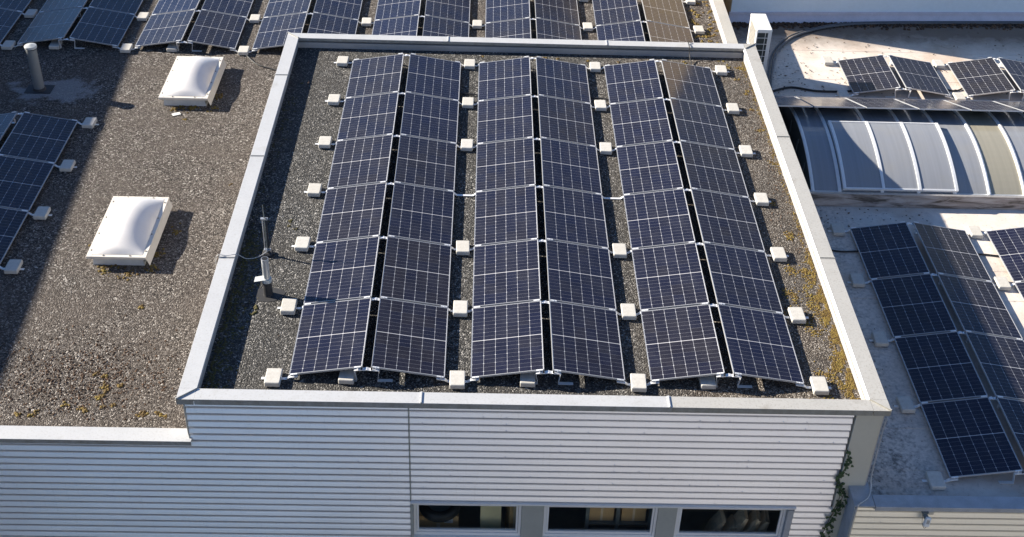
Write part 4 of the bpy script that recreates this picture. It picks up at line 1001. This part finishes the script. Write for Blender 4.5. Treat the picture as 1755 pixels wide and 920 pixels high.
for cx, cy, n, rr in ((-3.1, .75, 10, .12), (-3.3, 1.05, 8, .1), (-3.2, .55, 9, .10), (-2.9, .85, 8, .07), (-3.35, .2, 14, .09), (-3.0, .35, 8, .1), (-4.1, .15, 9, .12), (-4.35, .1, 6, .08), (-2.5, .12, 12, .10), (-2.1, .14, 8, .09), (-3.0, 2.9, 10, .08), (-3.6, .3, 6, .1), (-3.2, 4.0, 18, .25), (-3.9, 3.95, 16, .2), (-3.6, 3.92, 16, .25), (-4.35, 4.7, 5, .06), (-2.95, 4.6, 14, .2), (-2.95, 5.3, 14, .25),
                      (-3.9, 10.02, 18, .2), (-3.5, 10.0, 22, .2), (-3.2, 10.05, 12, .15), (-2.95, 10.6, 14, .2), (-3.6, 9.5, 4, .06), (-1.9, 9.0, 3, .05), (-2.2, 6.9, 3, .05)): clump(mo, cx, cy, ZL, rr, n, .012, .034)
for _ in range(60): clump(mo, rnd.uniform(8.2, 8.78), rnd.uniform(12.2, 16.5), ZL, .06, 5, .015, .04)
tag(mo.build('moss', M['moss'], None, smooth=True), 'small yellow moss tufts on the brown gravel of the left roof', 'moss', kind='stuff')
# coarse dark soil clods on the left roof near the front edge
mo = MB()
for _ in range(1400):
    cx = rnd.gauss(-3.6, .75); cy = rnd.gauss(.95, .5)
    if cy < .0 or cx > -1.75: continue
    r = rnd.uniform(.008, .022); lump(mo, cx, cy, ZL, r, r * .8)
tag(mo.build('soil_clods', M['dead_leaf'], None), 'dark crumbs of soil and dead moss on the front of the left roof', 'soil', kind='stuff')

lf = MB()
def deadleaf(x, y, z, s):
    a = rnd.uniform(0, 6.28); ca, sa = math.cos(a), math.sin(a); e = rnd.uniform(.35, .7)
    pts = [(-.5, 0), (0, .5 * e), (.55, 0), (0, -.5 * e)]
    lf.add([(x + (px * ca - py * sa) * s, y + (px * sa + py * ca) * s, z + rnd.uniform(.0, .25) * s) for px, py in pts], [(0, 1, 2), (0, 2, 3)])
for _ in range(420): deadleaf(8.74 - abs(rnd.gauss(0, .22)), rnd.uniform(3.5, 11.0), .008, rnd.uniform(.025, .05))
for _ in range(300): deadleaf(rnd.uniform(8.1, 8.78), rnd.uniform(11.7, 17), ZL + .008, rnd.uniform(.03, .05))
for _ in range(60): deadleaf(rnd.uniform(-1.2, 8.6), rnd.uniform(-.4, 11.2), .008, rnd.uniform(.02, .035))
deadleaf(-.88, 9.6, .02, .14)
tag(lf.build('fallen_leaves', M['dead_leaf'], None, flip=True), 'brown fallen leaves lying on the gravel along the right parapets', 'leaves', kind='stuff')
lf = MB()
for _ in range(330):
    x = rnd.uniform(9.7, 18); y = rnd.uniform(12.2, 16.2)
    if rnd.random() < .5: x = 9.9 + abs(rnd.gauss(0, 1.6))
    deadleaf(x, y, ZR + .008, rnd.uniform(.03, .085))
for _ in range(70): deadleaf(rnd.uniform(9.4, 12.2), rnd.uniform(6.6, 7.4), ZR + .008, rnd.uniform(.03, .07))
for _ in range(60): deadleaf(rnd.uniform(9.2, 10.2), rnd.uniform(-.5, 6.6), ZR + .008, rnd.uniform(.02, .05))
tag(lf.build('fallen_leaves', M['dead_leaf'], None, flip=True), 'dark leaf litter scattered over the pale annex roof', 'leaves', kind='stuff')
lf = MB()
for _ in range(1500):
    x = 9.5 + 9 * rnd.random(); y = 16.38 + (x - 9.43) * .056 - abs(rnd.gauss(0, .14)); r = rnd.uniform(.015, .05); lump(lf, x, y, ZR, r, r * 1.0)
tag(lf.build('leaf_litter', M['dead_leaf'], None), 'dark band of rotting leaves piled along the foot of the pale wall', 'leaves', kind='stuff')

# ================================================================== buildings outside the frame that shade added, brighten the cladding
def block(name, label, a, b, mt, win):
    c = ((a[0] + b[0]) / 2, (a[1] + b[1]) / 2, ZG); t = thing(name, label, 'building', c)
    m = MB(); m.box(a, b); m.build('wall', mt, t, c)
    m = MB(); m.box((a[0] - .06, a[1] - .06, b[2]), (b[0] + .06, b[1] + .06, b[2] + .12)); m.build('roof_edge', M['coping'], t, c)
    for fx, ax in win:
        z = a[2] + 2.0
        while z + 1.6 < b[2]:
            s = (a[1] if ax == 'x' else a[0]) + 1.2; e = b[1] if ax == 'x' else b[0]
            while s + 1.5 < e:
                m = MB()
                if ax == 'x': m.box((fx - .03, s, z), (fx + .03, s + 1.3, z + 1.4))
                else: m.box((s, fx - .03, z), (s + 1.3, fx + .03, z + 1.4))
                m.build('window', M['dark_pane'], t, c); s += 2.6
            z += 3.0
    return t
t = block('neighbouring_building', 'grey brown block beyond the left edge that shades the left roof', (-11, -24, ZG), (0, 34, 3.95), M['grey_wall'], [(0, 'x')])
p0 = Vector((-5.5, 5, ZG)); t.rotation_euler = (0, 0, .055); t.location = Vector((-14.87, 6, 0)) + Matrix.Rotation(.055, 3, 'Z') @ Vector((-5.5, 0, 0)); t.location.z = ZG
block('added_bounce_building', 'unseen white building added across the yard to brighten the corrugated wall', (.5, -44, ZG), (44, -27, 12.0), M['white_wall'], [(-30, 'y')])  # added out of view to bounce light onto the cladding and reflect in it
block('tan_building', 'tan building beyond the rear roof mirrored in the rear panels', (10.6, 25, ZG), (22, 42, 8.6), M['brown_wall'], [(25, 'y')])
block('grey_building', 'grey brown building far behind the rear roof', (4.6, 46, ZG), (15, 58, 12.0), M['grey_wall'], [(46, 'y')])
